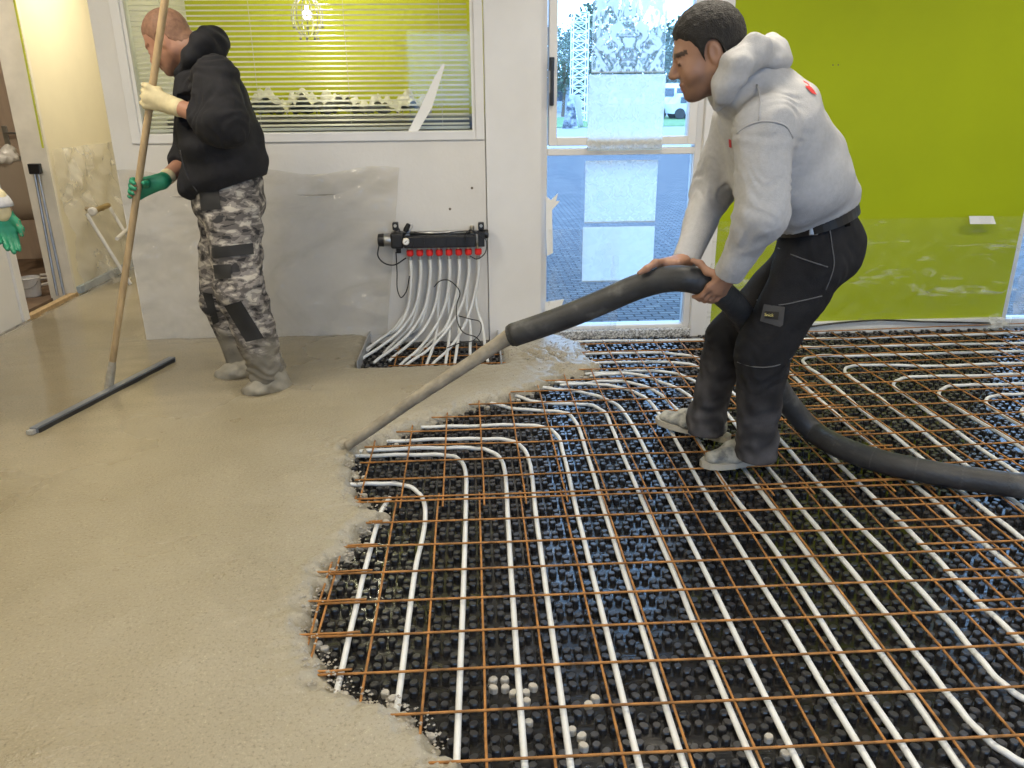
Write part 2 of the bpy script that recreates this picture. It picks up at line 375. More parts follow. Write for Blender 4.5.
G().box((.446, WALL-.018, 1.35), (.47, WALL+.015, 1.42), .006).out('hinge', black_pl, w2)
# glazing at the right end
w3 = struct(empty('window_3', (4.3, WALL, 0)))
frame_bars(w3, REVX, RIGHTX, .0, 2.45, WALL+.03, WALL+.12, .05, bars=(4.3,), rails=(1.1,))
for a, b in ((REVX+.05, 4.275), (4.325, RIGHTX-.05)):
    for z0, z1 in ((.05, 1.075), (1.125, 2.40)): G().box((a, WALL+.07, z0), (b, WALL+.077, z1)).out('pane', glass, w3)
# blind
bl = tag(empty('venetian_blind', (-.9, WALL+.085, IWB+.01)), 'venetian blind with thin cream slats hanging behind the wide interior window', 'blind')
slat_m = M('blind_slat', (.70, .68, .58), .45, vary=.03)
n = 0; z = IWB+.035; first = None
while z < IWT-.04:
    t = math.radians(24); c = .0125
    if first is None:
        V = []; 
        for k in range(5):
            s_ = (k/4*2-1); dy = s_*c*math.cos(t); dz = s_*c*math.sin(t)+.0016*(1-s_*s_)
            V += [(IW0+.012, dy, dz), (IW1-.012, dy, dz)]
        V = np.array(V)+np.array([0, WALL+.085, z]); first = mk('slat', V, [(2*k, 2*k+1, 2*k+3, 2*k+2) for k in range(4)], slat_m, bl); z0s = z
    else:
        o = first.copy(); COL.objects.link(o); o.location.z += z-z0s
    z += .0255
G().box((IW0+.01, WALL+.07, IWB+.006), (IW1-.01, WALL+.1, IWB+.022), .003).out('bottom_rail', slat_m, bl)
G().box((IW0+.01, WALL+.065, IWT-.035), (IW1-.01, WALL+.105, IWT), .003).out('head_rail', slat_m, bl)
for x in (-1.62, -1.16, -.66, -.15): G().tube([(x, WALL+.072, IWB+.01), (x, WALL+.072, IWT-.02)], .0014, 6).out('ladder_cord', slat_m, bl)

# ================================================================== CEILING LAMPS
panel_m = Memit('lamp_diffuser', LAMP_COL, 2.5)
k = 0
for (x, y, nm) in ((-1.7, .4, 'above the left of the room behind the camera'), (.9, .4, 'above the middle behind the camera'), (3.4, .4, 'above the right of the room behind the camera'),
                   (-1.7, 2.9, 'above the man with the squeegee'), (.9, 2.9, 'above the man with the hose'), (3.4, 2.9, 'above the green wall end')):
    L = tag(empty('ceiling_lamp', (x, y, CEIL-.05)), 'flat square ceiling lamp '+nm, 'lamp', 'ceiling lamps of the room')
    g = G()
    for a, b in (((-.32, -.32), (.32, -.30)), ((-.32, .30), (.32, .32)), ((-.32, -.30), (-.30, .30)), ((.30, -.30), (.32, .30))): g.box((x+a[0], y+a[1], CEIL-.05), (x+b[0], y+b[1], CEIL))
    g.out('housing', white_paint, L); G().box((x-.30, y-.30, CEIL-.035), (x+.30, y+.30, CEIL-.03)).out('diffuser', panel_m, L)
    area('lamp_light', (0, 0, 0), (.58, .58), (0, 0, 0), LAMP_W, LAMP_COL, parent=L)
for nm, (x, y), p, lc in (('corridor', (-2.4, 6.2), 24, (1, .88, .66)), ('left room, unseen, placed to brighten the chairs', (-3.75, 5.3), 24, (1, .87, .70))):  # unseen left room lamp, put near the doorway to brighten the chairs
    L = tag(empty('ceiling_lamp', (x, y, CEIL-.06)), 'round ceiling lamp of the '+nm, 'lamp')
    G().lathe((x, y, CEIL), (0, 0, -1), [(0, .16), (.05, .16), (.06, .15)]).out('housing', white_paint, L)
    area('lamp_light', (0, 0, -.005), (.28, .28), (0, 0, 0), p, lc, parent=L)

# ================================================================== STUDDED MAT, PIPES, MESH, SCREED
EDGE_PX = [(480, 800), (462, 768), (440, 750), (425, 731), (411, 716), (392, 709), (382, 698), (357, 696), (337, 685), (323, 681), (328, 661), (316, 655), (311, 640), (309, 614), (319, 592), (327, 573), (341, 560),
           (350, 549), (360, 532), (385, 513), (367, 506), (356, 496), (352, 473), (352, 453), (400, 436), (417, 425), (449, 415), (479, 403), (512, 395), (539, 388), (562, 375), (592, 371), (601, 366), (588, 358), (584, 345), (566, 338), (548, 333)]
edge = [gp(x, y, .035)[:2] for x, y in EDGE_PX]
edge = [np.array([.05, -2.5])] + edge + [np.array([.44, WALL+.05]), np.array([-1.955, WALL+.05]), np.array([-1.955, 8.1]), np.array([LEFTX, 8.1]), np.array([LEFTX, -2.5])]
edge = np.array(edge)
BX0, BX1, BY0 = -.63, .135, 4.05                     # box opening under the manifold
def poly_sd(P, poly):                                # signed distance, > 0 inside
    d = np.full(len(P), 1e9); ins = np.zeros(len(P), bool); n = len(poly)
    for i in range(n):
        a, b = poly[i], poly[(i+1) % n]; ab = b-a
        t = np.clip(((P-a)@ab)/(ab@ab), 0, 1); d = np.minimum(d, np.linalg.norm(P-a-t[:, None]*ab, axis=1))
        c = ((a[1] > P[:, 1]) != (b[1] > P[:, 1])) & (P[:, 0] < (b[0]-a[0])*(P[:, 1]-a[1])/(b[1]-a[1]+1e-12)+a[0]); ins ^= c
    return np.where(ins, d, -d)
def covered(P):                                      # is the point under the screed
    s = poly_sd(P, edge); box = (P[:, 0] > BX0) & (P[:, 0] < BX1) & (P[:, 1] > BY0)
    return np.where(box, -1, s)
# pipes: traced runs on the floor, each a bent plastic pipe
PZ = .018
PIPES = [
 [(390, 498), (383, 508), (378, 522), (367, 562), (353, 620), (339, 682), (335, 700)],
 [(350, 485), (365, 484), (395, 484), (410, 487), (421, 496), (425, 508), (424, 530), (416, 566), (397, 709), (392, 740)],
 [(335, 457), (360, 456), (400, 455), (440, 455), (455, 457), (463, 464), (466, 476), (466, 500), (464, 572), (457, 752), (456, 785)],
 [(335, 454), (380, 450), (430, 448), (470, 448), (487, 450), (499, 457), (504, 467), (508, 520), (511, 572), (525, 768), (527, 790)],
 [(365, 443), (400, 441), (450, 439), (482, 439), (508, 440), (521, 446), (529, 460), (536, 516), (544, 574), (571, 768), (574, 790)],
 [(400, 428), (430, 427), (475, 426), (525, 425), (546, 428), (557, 435), (563, 452), (577, 512), (592, 572), (640, 768), (646, 790)],
 [(480, 398), (495, 404), (517, 409), (550, 411), (566, 413), (575, 421), (589, 460), (606, 516), (624, 572), (685, 768), (692, 790)],
 [(500, 390), (517, 396), (537, 402), (565, 404), (590, 405), (604, 412), (612, 428), (630, 472), (675, 576), (700, 638), (755, 768), (764, 790)],
 [(525, 384), (545, 388), (575, 391), (600, 397), (618, 406), (634, 428), (660, 480), (707, 576), (800, 768), (811, 790)],
 [(555, 382), (589, 384), (612, 386), (634, 392), (648, 400), (657, 411), (670, 430), (698, 480), (747, 560), (802, 650), (872, 768), (886, 790)],
 [(560, 385), (580, 384), (606, 381), (632, 383), (655, 391), (669, 402), (682, 416), (722, 480), (782, 560), (845, 660), (917, 768), (930, 790)],
 [(590, 376), (612, 374), (634, 374), (661, 382), (684, 392), (697, 405), (750, 477), (812, 560), (881, 653), (956, 761), (975, 790)],
 [(585, 374), (622, 372), (648, 371), (673, 373), (692, 380), (710, 394), (770, 470), (805, 513), (843, 560), (883, 610), (923, 662), (950, 697), (974, 726), (998, 748), (1024, 763), (1070, 780)],
 [(575, 364), (600, 363), (657, 362), (688, 364), (706, 371), (735, 395), (780, 440), (822, 488), (883, 550), (916, 586), (950, 623), (980, 659), (1002, 683), (1026, 700), (1070, 720)],
 [(570, 355), (590, 354), (660, 353), (690, 356), (712, 363), (760, 395), (822, 447), (860, 485), (903, 525), (938, 560), (968, 592), (1000, 622), (1050, 668)],
 [(555, 342), (618, 341), (712, 340), (824, 339), (924, 336), (1024, 333), (1075, 331)],
 [(1075, 341), (1024, 343), (924, 345), (824, 347), (790, 348), (775, 352), (777, 361), (791, 374), (854, 430), (875, 447), (903, 475), (953, 517), (988, 547), (1024, 577), (1060, 608)],
 [(1075, 349), (1024, 351), (924, 354), (850, 356), (815, 356), (803, 360), (808, 367), (824, 378), (863, 411), (908, 447), (950, 483), (988, 512), (1024, 540), (1060, 568)],
 [(1075, 361), (1024, 363), (924, 366), (866, 365), (848, 367), (845, 372), (856, 381), (873, 393), (895, 410), (959, 460), (1024, 508), (1060, 535)],
 [(1075, 372), (1024, 374), (960, 376), (910, 377), (896, 381), (894, 387), (905, 395), (940, 420), (1000, 462), (1050, 495)],
 [(1075, 383), (1024, 384), (975, 385), (950, 386), (940, 391), (940, 397), (955, 407), (1000, 434), (1050, 466)],
 [(1075, 393), (1024, 394), (1000, 395), (988, 398), (986, 403), (995, 410), (1024, 428), (1060, 450)],
 [(1075, 404), (1035, 405), (1024, 408), (1022, 413), (1035, 421), (1065, 437)],
]
ordn = ['first', 'second', 'third', 'fourth', 'fifth', 'sixth', 'seventh', 'eighth', 'ninth', 'tenth', 'eleventh', 'twelfth', 'thirteenth', 'fourteenth', 'fifteenth']
pipe_pts = []
for i, tr in enumerate(PIPES):
    W_ = [gp(x, y, PZ) for x, y in tr]
    if i in (12, 13, 15): W_.append(np.array([5.1, W_[-1][1]-.02, PZ]))          # the runs go on past the picture
    else:
        d_ = W_[-1]-W_[-2]
        if d_[1] < -.001 and i > 1: k_ = (.68-W_[-1][1])/d_[1]; W_.append(W_[-1]+d_*k_) if k_ > .05 else None
    if i > 15: W_.insert(0, np.array([5.1, W_[0][1]-.02, PZ]))
    P = spline(W_, 7); P[:, 2] = PZ+.0015*np.sin(np.arange(len(P))*.9+i)
    pipe_pts.append(P[:, :2]); V, Fc = tube(P, .0085, 8)
    if i < 15: lab = 'white plastic heating pipe bending towards the manifold, %s counted from the wet screed' % ordn[i]
    elif i == 15: lab = 'white heating pipe running straight along the foot of the back wall'
    else: lab = 'white heating pipe with hairpin bend on the right, %s counted from the green wall' % ordn[i-16]
    tag(mk('heating_pipe', V, Fc, pipe_white, smooth=True), lab, 'pipe', 'heating pipes laid on the studded mat')
# the mat and its studs
mat_m, nt, b, out = newmat('mat_black')
b.inputs['Base Color'].default_value = (.010, .010, .011, 1); b.inputs['Roughness'].default_value = .22; b.inputs['Specular IOR Level'].default_value = .6
nn = noise(nt, 9, 3); rr = ramp(nt, nn.outputs['Fac'], [(.35, (.10,)*3), (.7, (.26,)*3)]); nt.links.new(rr.outputs[0], b.inputs['Roughness'])
n2 = noise(nt, 30, 2); r2 = ramp(nt, n2.outputs['Fac'], [(.5, (.010, .010, .011)), (.85, (.035, .032, .028))]); nt.links.new(r2.outputs[0], b.inputs['Base Color'])
n3 = noise(nt, 35, 2, sc=(.4, 1.6, 1)); bp = nd(nt, 'ShaderNodeBump'); bp.inputs['Strength'].default_value = .12; bp.inputs['Distance'].default_value = .01
nt.links.new(n3.outputs['Fac'], bp.inputs['Height']); nt.links.new(bp.outputs[0], b.inputs['Normal'])
stud_m = M('stud_black', (.023, .023, .025), .30, vary=.4, vscale=4, spec=.6)
stud_dirty = M('stud_splashed', (.40, .38, .34), .6, vary=.25, vscale=40)
mat = tag(mk('studded_mat', [(-1.0, .6, 0), (RIGHTX, .6, 0), (RIGHTX, WALL, 0), (-1.0, WALL, 0), (-1.0, .6, -.003), (RIGHTX, .6, -.003), (RIGHTX, WALL, -.003), (-1.0, WALL, -.003)],
      [(0, 1, 2, 3), (7, 6, 5, 4), (0, 4, 5, 1), (1, 5, 6, 2), (2, 6, 7, 3), (3, 7, 4, 0)], mat_m, base=(0, 0, 0)), 'glossy black plastic mat with rows of studs covering the floor', 'mat')
c0 = gp(499, 681, .02)
cl = []
for i in range(-16, 60):
    for j in range(-12, 40):
        for q in (0, .05): cl.append((c0[0]+i*.1+q, c0[1]+j*.1+q))
cl = np.array(cl); st = np.concatenate([cl+np.array(d) for d in ((-.015, -.015), (.015, -.015), (-.015, .015), (.015, .015))]); sid = np.tile(np.arange(4), (len(cl), 1)).T.ravel()
st = st.astype(float)
def to_px(P, z):
    d = np.c_[P, np.full(len(P), z)]-CC; zc = d@CF; return 512+F*(d@CR)/zc, 384-F*(d@CU)/zc
u, v = to_px(st, .02)
keep = (st[:, 0] > -.99) & (st[:, 0] < RIGHTX-.05) & (st[:, 1] > .75) & (st[:, 1] < WALL-.04) & (u > -150) & (u < 1350) & (v < 900)
keep &= covered(st) < .02
allp = np.concatenate(pipe_pts)
st, sid, u, v = st[keep], sid[keep], u[keep], v[keep]
far = np.ones(len(st), bool)
for s in range(0, len(st), 2000):
    d2 = ((st[s:s+2000, None, :]-allp[None])**2).sum(-1).min(1); far[s:s+2000] = d2 > .0145**2
st, sid, u, v = st[far], sid[far], u[far], v[far]
def stud_shape(seed):
    r = random.Random(seed); V = []; Fc = []; n = 8; sx, sy = 1.0+.18*r.random(), .92
    for (h, k) in ((0, .95), (.0135, 1.0), (.0165, .84)):
        for a in range(n): th = 2*PI*(a+.5)/n; V.append((.0112*k*sx*math.cos(th), .0112*k*sy*math.sin(th), h))
    for i in range(2):
        for a in range(n): a2 = (a+1) % n; Fc.append((i*n+a, i*n+a2, (i+1)*n+a2, (i+1)*n+a))
    Fc.append(tuple(2*n+a for a in range(n)))
    ang = r.choice((.6, -.6, .3)); c, s = math.cos(ang), math.sin(ang)
    return [(x*c-y*s, x*s+y*c, z) for x, y, z in V], Fc
shapes = [stud_shape(k) for k in range(4)]
meshes = []; dmeshes = []
for k in range(4):
    for lst, mm in ((meshes, stud_m), (dmeshes, stud_dirty)):
        me = bpy.data.meshes.new('stud'); me.from_pydata(shapes[k][0], [], shapes[k][1]); me.materials.append(mm); lst.append(me)
inview = (u > 4) & (u < 1020) & (v < 764) & (covered(st) < -.01)
order = np.argsort(np.where(inview, np.hypot(st[:, 0], st[:, 1]), 1e6))[:300]
dirt_px = [(493, 677), (504, 677), (494, 685), (505, 685), (533, 671), (533, 683), (514, 690), (527, 690), (527, 698), (529, 720), (573, 728), (582, 735), (584, 744), (595, 695), (587, 700), (740, 728), (772, 735), (787, 752), (802, 754), (576, 718)]
isd = np.zeros(len(st), bool)
for x, y in dirt_px: isd |= (np.hypot(u-x, v-y) < 4.5)
ex = covered(st); isd |= (ex > -.045) & (RNG.random(len(st)) < .22)
sel = set(order.tolist())
for i in order:
    o = bpy.data.objects.new('stud', (dmeshes if isd[i] else meshes)[sid[i]]); COL.objects.link(o); o.parent = mat; o.location = (st[i, 0], st[i, 1], 0)
for nm, mm, pick in (('stud_field', stud_m, ~isd), ('splashed_studs', stud_dirty, isd)):
    idx = [i for i in range(len(st)) if pick[i] and i not in sel]
    VV = []; FF = []; 
    for k in range(4):
        ii = [i for i in idx if sid[i] == k]
        if not ii: continue
        sv = np.array(shapes[k][0]); n0 = sum(len(a) for a in VV)
        VV.append((sv[None]+np.c_[st[ii], np.zeros(len(ii))][:, None, :]).reshape(-1, 3))
        for m in range(len(ii)): FF += [tuple(x+n0+m*len(sv) for x in f) for f in shapes[k][1]]
    if VV: mk(nm, np.concatenate(VV), FF, mm, mat)['kind'] = 'stuff'
# reinforcement mesh sheets
def mesh_sheet(label, xs, ys, x0, x1, y0, y1, seed, z=.034, skew=0.0):
    r = random.Random(seed); root = tag(empty('reinforcement_mesh', ((x0+x1)/2, (y0+y1)/2, z)), label, 'steel mesh', 'rusty steel mesh sheets')
    for x in xs:
        n = 9; P = [(x+skew*(t-2.5)+r.uniform(-.0015, .0015), t, z+r.uniform(-.001, .001)) for t in np.linspace(y0, y1, n)]
        V, Fc = tube(P, .0035, 6); mk('bar', V, Fc, rust, root, smooth=True)
    for y in ys:
        n = 9; P = [(t, y+r.uniform(-.0015, .0015)-skew*(t-1), z+.0052+r.uniform(-.001, .001)) for t in np.linspace(x0, x1, n)]
        V, Fc = tube(P, .0035, 6); mk('bar', V, Fc, rust, root, smooth=True)
A = lambda a, s, n: [a+s*k for k in range(n)]
mesh_sheet('rusty steel mesh sheet in the front of the floor beside the screed edge', A(-.449, .15, 15), A(2.544, -.15, 13), -.47, 1.68, .72, 2.60, 1)
mesh_sheet('rusty steel mesh sheet under the feet of the man with the hose', A(-.432, .15, 15), A(2.575, .15, 13), -.47, 1.70, 2.50, 4.45, 2, .0365, -.006)
mesh_sheet('rusty steel mesh sheet in the front right corner of the floor', A(1.572, .15, 12), A(2.585, -.15, 13), 1.40, 3.3, .72, 2.64, 3, .037)
mesh_sheet('rusty steel mesh sheet in front of the green wall', A(1.66, .15, 14), A(2.66, .15, 13), 1.48, 3.75, 2.52, 4.5, 4, .0375, -.05)
mesh_sheet('short rusty mesh end sticking out of the wet screed', A(-.62, .15, 2), A(2.41, -.15, 7), -.75, -.335, 1.45, 2.45, 5, .0315)
# screed: a wet poured layer with a ragged edge
def axis(*seg):
    a = []
    for lo, hi, st_ in seg: a += list(np.arange(lo, hi, st_))
    return np.array(a+[seg[-1][1]])
gx = axis((LEFTX, -1.2, .05), (-1.2, -.75, .02), (-.75, .75, .011)); gy = axis((-2.5, 1.0, .12), (1.0, WALL+.02, .012), (WALL+.02, 8.1, .1))
X, Y = np.meshgrid(gx, gy, indexing='ij'); P2 = np.c_[X.ravel(), Y.ravel()]
P3 = np.c_[P2, np.zeros(len(P2))]
s = poly_sd(P2, edge)+.012*wav(P3, 3, .09, 6)+.008*wav(P3, 4, .035, 6)
boxd = np.maximum(np.maximum(BX0-P2[:, 0], P2[:, 0]-BX1), BY0-P2[:, 1]); s = np.minimum(s, boxd)
zz = .0585*np.clip(s/.06, 0, 1)**.42
lump = np.exp(-np.clip(s, 0, None)/.10)
zz += lump*.006*np.abs(wav(P3, 8, .06, 6))+.0011*wav(P3, 5, .45, 5)+.0008*wav(P3, 6, .12, 6)+lump*.0035*wav(P3, 9, .025, 6)
pile = gp(548, 356, .06)[:2]; zz += .028*np.exp(-((P2-pile)**2).sum(1)/.16**2)*np.clip(s/.06, 0, 1)*(1+.35*wav(P3, 12, .05, 6)+.25*wav(P3, 13, .024, 6))
for (x, y) in ((262, 390), (240, 374)):
    c = gp(x, y, .058)[:2]; d = np.linalg.norm(P2-c, axis=1); zz += .010*np.exp(-((d-.13)/.03)**2)-.02*np.exp(-(d/.09)**2)
tip = gp(348, 443, .06)[:2]; d = np.linalg.norm(P2-tip, axis=1); zz += .012*np.exp(-(d/.10)**2)*(1+.5*wav(P3, 14, .04, 6))
zz = np.where(s > 0, np.maximum(zz, .002), -.006)
ok = (s > 0).reshape(X.shape)
cellok = ok[:-1, :-1] | ok[1:, :-1] | ok[1:, 1:] | ok[:-1, 1:]
idx = np.arange(X.size).reshape(X.shape); Fq = np.stack([idx[:-1, :-1], idx[1:, :-1], idx[1:, 1:], idx[:-1, 1:]], -1)[cellok]
used = np.unique(Fq); rem = np.full(X.size, -1); rem[used] = np.arange(len(used))
scr, nt, b, out = newmat('wet_screed')
na = noise(nt, 1.1, 4, .6); r1 = ramp(nt, na.outputs['Fac'], [(.3, (.25, .21, .13)), (.7, (.325, .283, .192))])
nb = noise(nt, 120, 3, .7); r2 = ramp(nt, nb.outputs['Fac'], [(.30, (.55, .52, .48)), (.45, (1, 1, 1)), (.60, (1, 1, 1)), (.70, (1.45, 1.45, 1.42))])  # darker specks in the mix; bright specks are glints painted into the colour
mx = nd(nt, 'ShaderNodeMix', data_type='RGBA', blend_type='MULTIPLY'); mx.inputs[0].default_value = .85
nt.links.new(r1.outputs[0], mx.inputs[6]); nt.links.new(r2.outputs[0], mx.inputs[7])
at = nd(nt, 'ShaderNodeAttribute', attribute_name='Col'); m2 = nd(nt, 'ShaderNodeMix', data_type='RGBA', blend_type='MULTIPLY'); m2.inputs[0].default_value = 1
nt.links.new(mx.outputs[2], m2.inputs[6]); nt.links.new(at.outputs['Color'], m2.inputs[7]); nt.links.new(m2.outputs[2], b.inputs['Base Color'])
nr = noise(nt, 2.2, 3); rr = ramp(nt, nr.outputs['Fac'], [(.35, (.28,)*3), (.65, (.5,)*3)]); aw = nd(nt, 'ShaderNodeAttribute', attribute_name='wet'); mw = nd(nt, 'ShaderNodeMix', data_type='FLOAT'); nt.links.new(aw.outputs['Fac'], mw.inputs[0]); nt.links.new(rr.outputs[0], mw.inputs[2]); mw.inputs[3].default_value = .10; nt.links.new(mw.outputs[0], b.inputs['Roughness'])
nc = noise(nt, 75, 4, .65); bp = nd(nt, 'ShaderNodeBump'); mb = nd(nt, 'ShaderNodeMapRange'); mb.inputs['To Min'].default_value = .5; mb.inputs['To Max'].default_value = .06; nt.links.new(aw.outputs['Fac'], mb.inputs['Value']); nt.links.new(mb.outputs[0], bp.inputs['Strength']); bp.inputs['Distance'].default_value = .006
nt.links.new(nc.outputs['Fac'], bp.inputs['Height']); nt.links.new(bp.outputs[0], b.inputs['Normal'])
t = np.exp(-np.clip(s, 0, None)/.42)[used][:, None]      # lighter, greyer tone along the pouring edge
cols = (1-t)*np.array([1.0, 1.0, 1.0])+t*np.array([1.16, 1.24, 1.50])
sc_o = mk('wet_screed', np.c_[P2, zz][used], rem[Fq], scr, base=(0, 0, 0), smooth=True, cols=cols)
wv = np.clip((-.95-P2[:, 0]+.35*(P2[:, 1]-3.3)+.25*wav(P3, 91, .6, 5))/.7, 0, 1)*np.clip((P2[:, 1]-2.4)/.9, 0, 1); wv = np.maximum(wv, .35*np.clip(wav(P3, 93, .5, 5), 0, 1)*(s > .3))
sc_o.data.attributes.new('wet', 'FLOAT', 'POINT').data.foreach_set('value', wv[used].astype(np.float32))
tag(sc_o, 'wet beige screed freshly poured over the left half of the floor', 'screed', kind='stuff')
# crumbs of mix scattered along the edge
V = []; Fc = []; rng = random.Random(5)
for kk in range(2300):
    k = rng.randrange(3, 37); a = edge[k]; bb = edge[k+1] if k < 37 else edge[k]; q = rng.random(); c = a+(bb-a)*q+np.array([rng.gauss(.0, .022), rng.gauss(.0, .022)]); r = rng.uniform(.002, .0055)
    if kk > 1500: c = pile+np.array([rng.gauss(0, .11), rng.gauss(0, .11)])
    sdv = poly_sd(c[None], edge)[0]
    if sdv < -.035: continue
    zc = .0585*max(0, min(1, sdv/.06))**.42+r*.4 if sdv > 0 else rng.choice((r*.6, .022, .04))
    if kk > 1500:
        if sdv < .02 or (c[0] < BX1+.02 and c[1] > BY0): continue
        zc += .028*math.exp(-((c-pile)**2).sum()/.16**2)
    n0 = len(V)
    V += [(c[0]+r*a_, c[1]+r*b_, zc+r*c_) for a_, b_, c_ in ((1, .1, 0), (-1, -.2, .1), (.1, 1, 0), (0, -1, .1), (.1, 0, .9), (0, .1, -.9))]
    Fc += [(n0+i, n0+j, n0+k2) for i, j, k2 in ((0, 2, 4), (2, 1, 4), (1, 3, 4), (3, 0, 4), (2, 0, 5), (1, 2, 5), (3, 1, 5), (0, 3, 5))]
tag(mk('screed_crumbs', V, Fc, M('grey_crumb', (.40, .37, .32), .6, vary=.3, vscale=60), base=(0, 0, 0)), 'grey crumbs of mix scattered along the ragged screed edge', 'crumbs', kind='stuff')

# ================================================================== MANIFOLD
MY = WALL-.085
def mp(x, y, Y=MY): return wp(x, y, Y)
MBx0, MBx1 = mp(404, 240)[0], mp(476, 240)[0]; MBz = mp(440, 241)[2]
man = tag(empty('heating_manifold', (mp(430, 250)[0], WALL, MBz-.1)), 'black heating manifold with red caps and pump mounted on the white wall', 'manifold')
bar = G().box((MBx0, MY-.035, MBz-.034), (MBx1, MY+.035, MBz+.034), .008).out('manifold_bar', black_pl, man)
for k in range(6): G().box((MBx0+.05+k*.062, MY-.038, MBz-.03), (MBx0+.056+k*.062, MY-.03, MBz+.03), .001).out('rib', black_pl, bar)
G().tube([(MBx0-.02, MY+.03, MBz+.042), (MBx1+.03, MY+.03, MBz+.042)], .011, 10).out('return_bar', steel, man, smooth=True)
for x in (MBx0+.02, MBx1-.02): G().box((x-.012, MY+.02, MBz-.05), (x+.012, WALL+.0, MBz+.07), .002).out('wall_bracket', zinc, man)
pc = mp(388, 240)
pump = G().lathe((mp(378, 240)[0], MY, pc[2]), (1, 0, 0), [(0, .03), (.004, .036), (.03, .038), (.035, .036)], 20).out('pump_cap', black_pl, man, smooth=False)
G().lathe((mp(378, 240)[0]+.033, MY, pc[2]), (1, 0, 0), [(0, .035), (.012, .037), (.04, .037), (.06, .035)], 20).out('pump_motor', steel, man, smooth=True)
G().box((mp(391, 240)[0], MY-.045, pc[2]-.045), (mp(403, 240)[0]+.004, MY+.045, pc[2]+.045), .012).lathe((mp(398, 240)[0], MY, pc[2]-.075), (0, 0, 1), [(0, .014), (.03, .014), (.04, .02), (.12, .02), (.14, .012)], 12).out('pump_housing', black_pl, man)
ga = mp(406, 241.5, MY-.05)
gd = G().lathe((ga[0], MY-.062, ga[2]), (0, 1, 0), [(0, .017), (.002, .0205), (.02, .0205), (.03, .008), (.05, .008)], 24).out('pressure_gauge', brass, man)
G().lathe((ga[0], MY-.0635, ga[2]), (0, 1, 0), [(0, .0165), (.001, .0165)], 20).out('dial', M('dial_white', (.85, .85, .83), .4), gd)
G().obox((ga[0]+.002, MY-.0645, ga[2]+.002), [nrm((1, 0, .8)), (0, 1, 0), nrm((-.8, 0, 1))], (.009, .0006, .001)).out('needle', black_pl, gd)
for (x, y, kind) in ((395.5, 226, 0), (407, 228, 1), (472, 229, 2), (481, 226, 0)):
    c = mp(x, y)
    if kind == 0:
        o = G().box((c[0]-.017, MY-.02, c[2]-.022), (c[0]+.017, MY+.02, c[2]+.022), .006).tube([(c[0], MY, c[2]-.02), (c[0], MY, MBz+.03)], .01, 8).out('valve_block', black_pl, man)
        G().lathe((c[0], MY-.023, c[2]+.004), (0, 1, 0), [(0, .009), (.004, .009)], 12).out('valve_cap', brass, o)
    elif kind == 1:
        G().lathe((c[0]-.012, MY, c[2]-.02), nrm((.5, 0, .85)), [(0, .012), (.012, .016), (.045, .014), (.05, .01)], 12).out('air_vent', black_pl, man)
        G().lathe((c[0]+.012, MY+.005, c[2]-.01), nrm((.45, 0, .9)), [(0, .011), (.02, .013), (.034, .01)], 12).out('fill_valve', M('grey_plastic', (.5, .5, .5), .4), man)
    else:
        G().lathe((c[0], MY, c[2]-.025), (0, 0, 1), [(0, .009), (.01, .013), (.04, .013), (.046, .008)], 12).out('drain_valve', brass, man)
G().lathe((mp(478, 234)[0], MY, mp(478, 234)[2]), (1, 0, 0), [(0, .02), (.03, .021), (.034, .026), (.056, .026), (.06, .02)], 16).out('end_cap', black_pl, man)
G().box((mp(478, 238)[0], MY-.03, mp(478, 246)[2]), (mp(484.5, 238)[0], MY+.03, mp(478, 231)[2]), .004).out('end_block', black_pl, man)
capx = [mp(410+i*9.75, 252)[0] for i in range(8)]; capz = mp(440, 252.5)[2]
for x in capx:
    c = G().lathe((x, MY, capz+.02), (0, 0, -1), [(0, .013), (.006, .0205), (.03, .0205), (.034, .018), (.038, .014)], 14).out('flow_cap', red_pl, man)
    G().lathe((x, MY, capz+.05), (0, 0, -1), [(0, .011), (.03, .011)], 10).out('collar', brass, c)
    G().lathe((x, MY, capz-.017), (0, 0, -1), [(0, .012), (.02, .013), (.022, .01)], 10).out('clamp_nut', steel, c)
# pump and sensor cables
def cable(label, pts, r=.0035, name='cable', mat=None):
    V, Fc = tube(spline(pts, 8), r, 7); return tag(mk(name, V, Fc, mat or black_pl, smooth=True), label, 'cable')
cable('black pump cable looping below the pump to the first red cap', [mp(379, 245, MY), mp(378, 256, MY-.01), mp(384, 263, MY-.01), mp(394, 265, MY-.02), mp(406, 258, MY-.03)], .0042)
cable('black sensor cable hanging in a long loop left of the pipes', [mp(396, 252, MY), mp(397, 272, MY+.01), mp(397.5, 290, MY+.02), mp(401, 297.5, MY), mp(406, 292, MY-.01), mp(409.5, 276, MY-.01)], .0035)
cable('thin black cable looping over the right end of the manifold', [mp(466, 243, MY-.05), mp(465, 235, MY-.05), mp(470, 230, MY-.05), mp(478, 234, MY-.05), mp(486, 240, MY-.05), mp(485, 253, MY-.05), mp(477, 259, MY-.05), mp(470, 256, MY-.05)], .003)
cable('black cable running along the top of the manifold bar', [mp(414, 232, MY), mp(425, 234, MY-.02), mp(445, 233, MY-.02), mp(468, 231, MY-.02), mp(480, 232, MY-.02)], .003)
cable('black sensor lead with striped tape curving up among the white pipes', [mp(434, 287, MY-.03), mp(440, 281, MY-.04), mp(448, 280, MY-.05), mp(457, 287, MY-.06), mp(460, 293, MY-.06), mp(457, 304, MY-.06), mp(457, 320, MY-.1), mp(463, 332, MY-.15), mp(477, 338, MY-.25), mp(484, 348, MY-.3)], .0035)
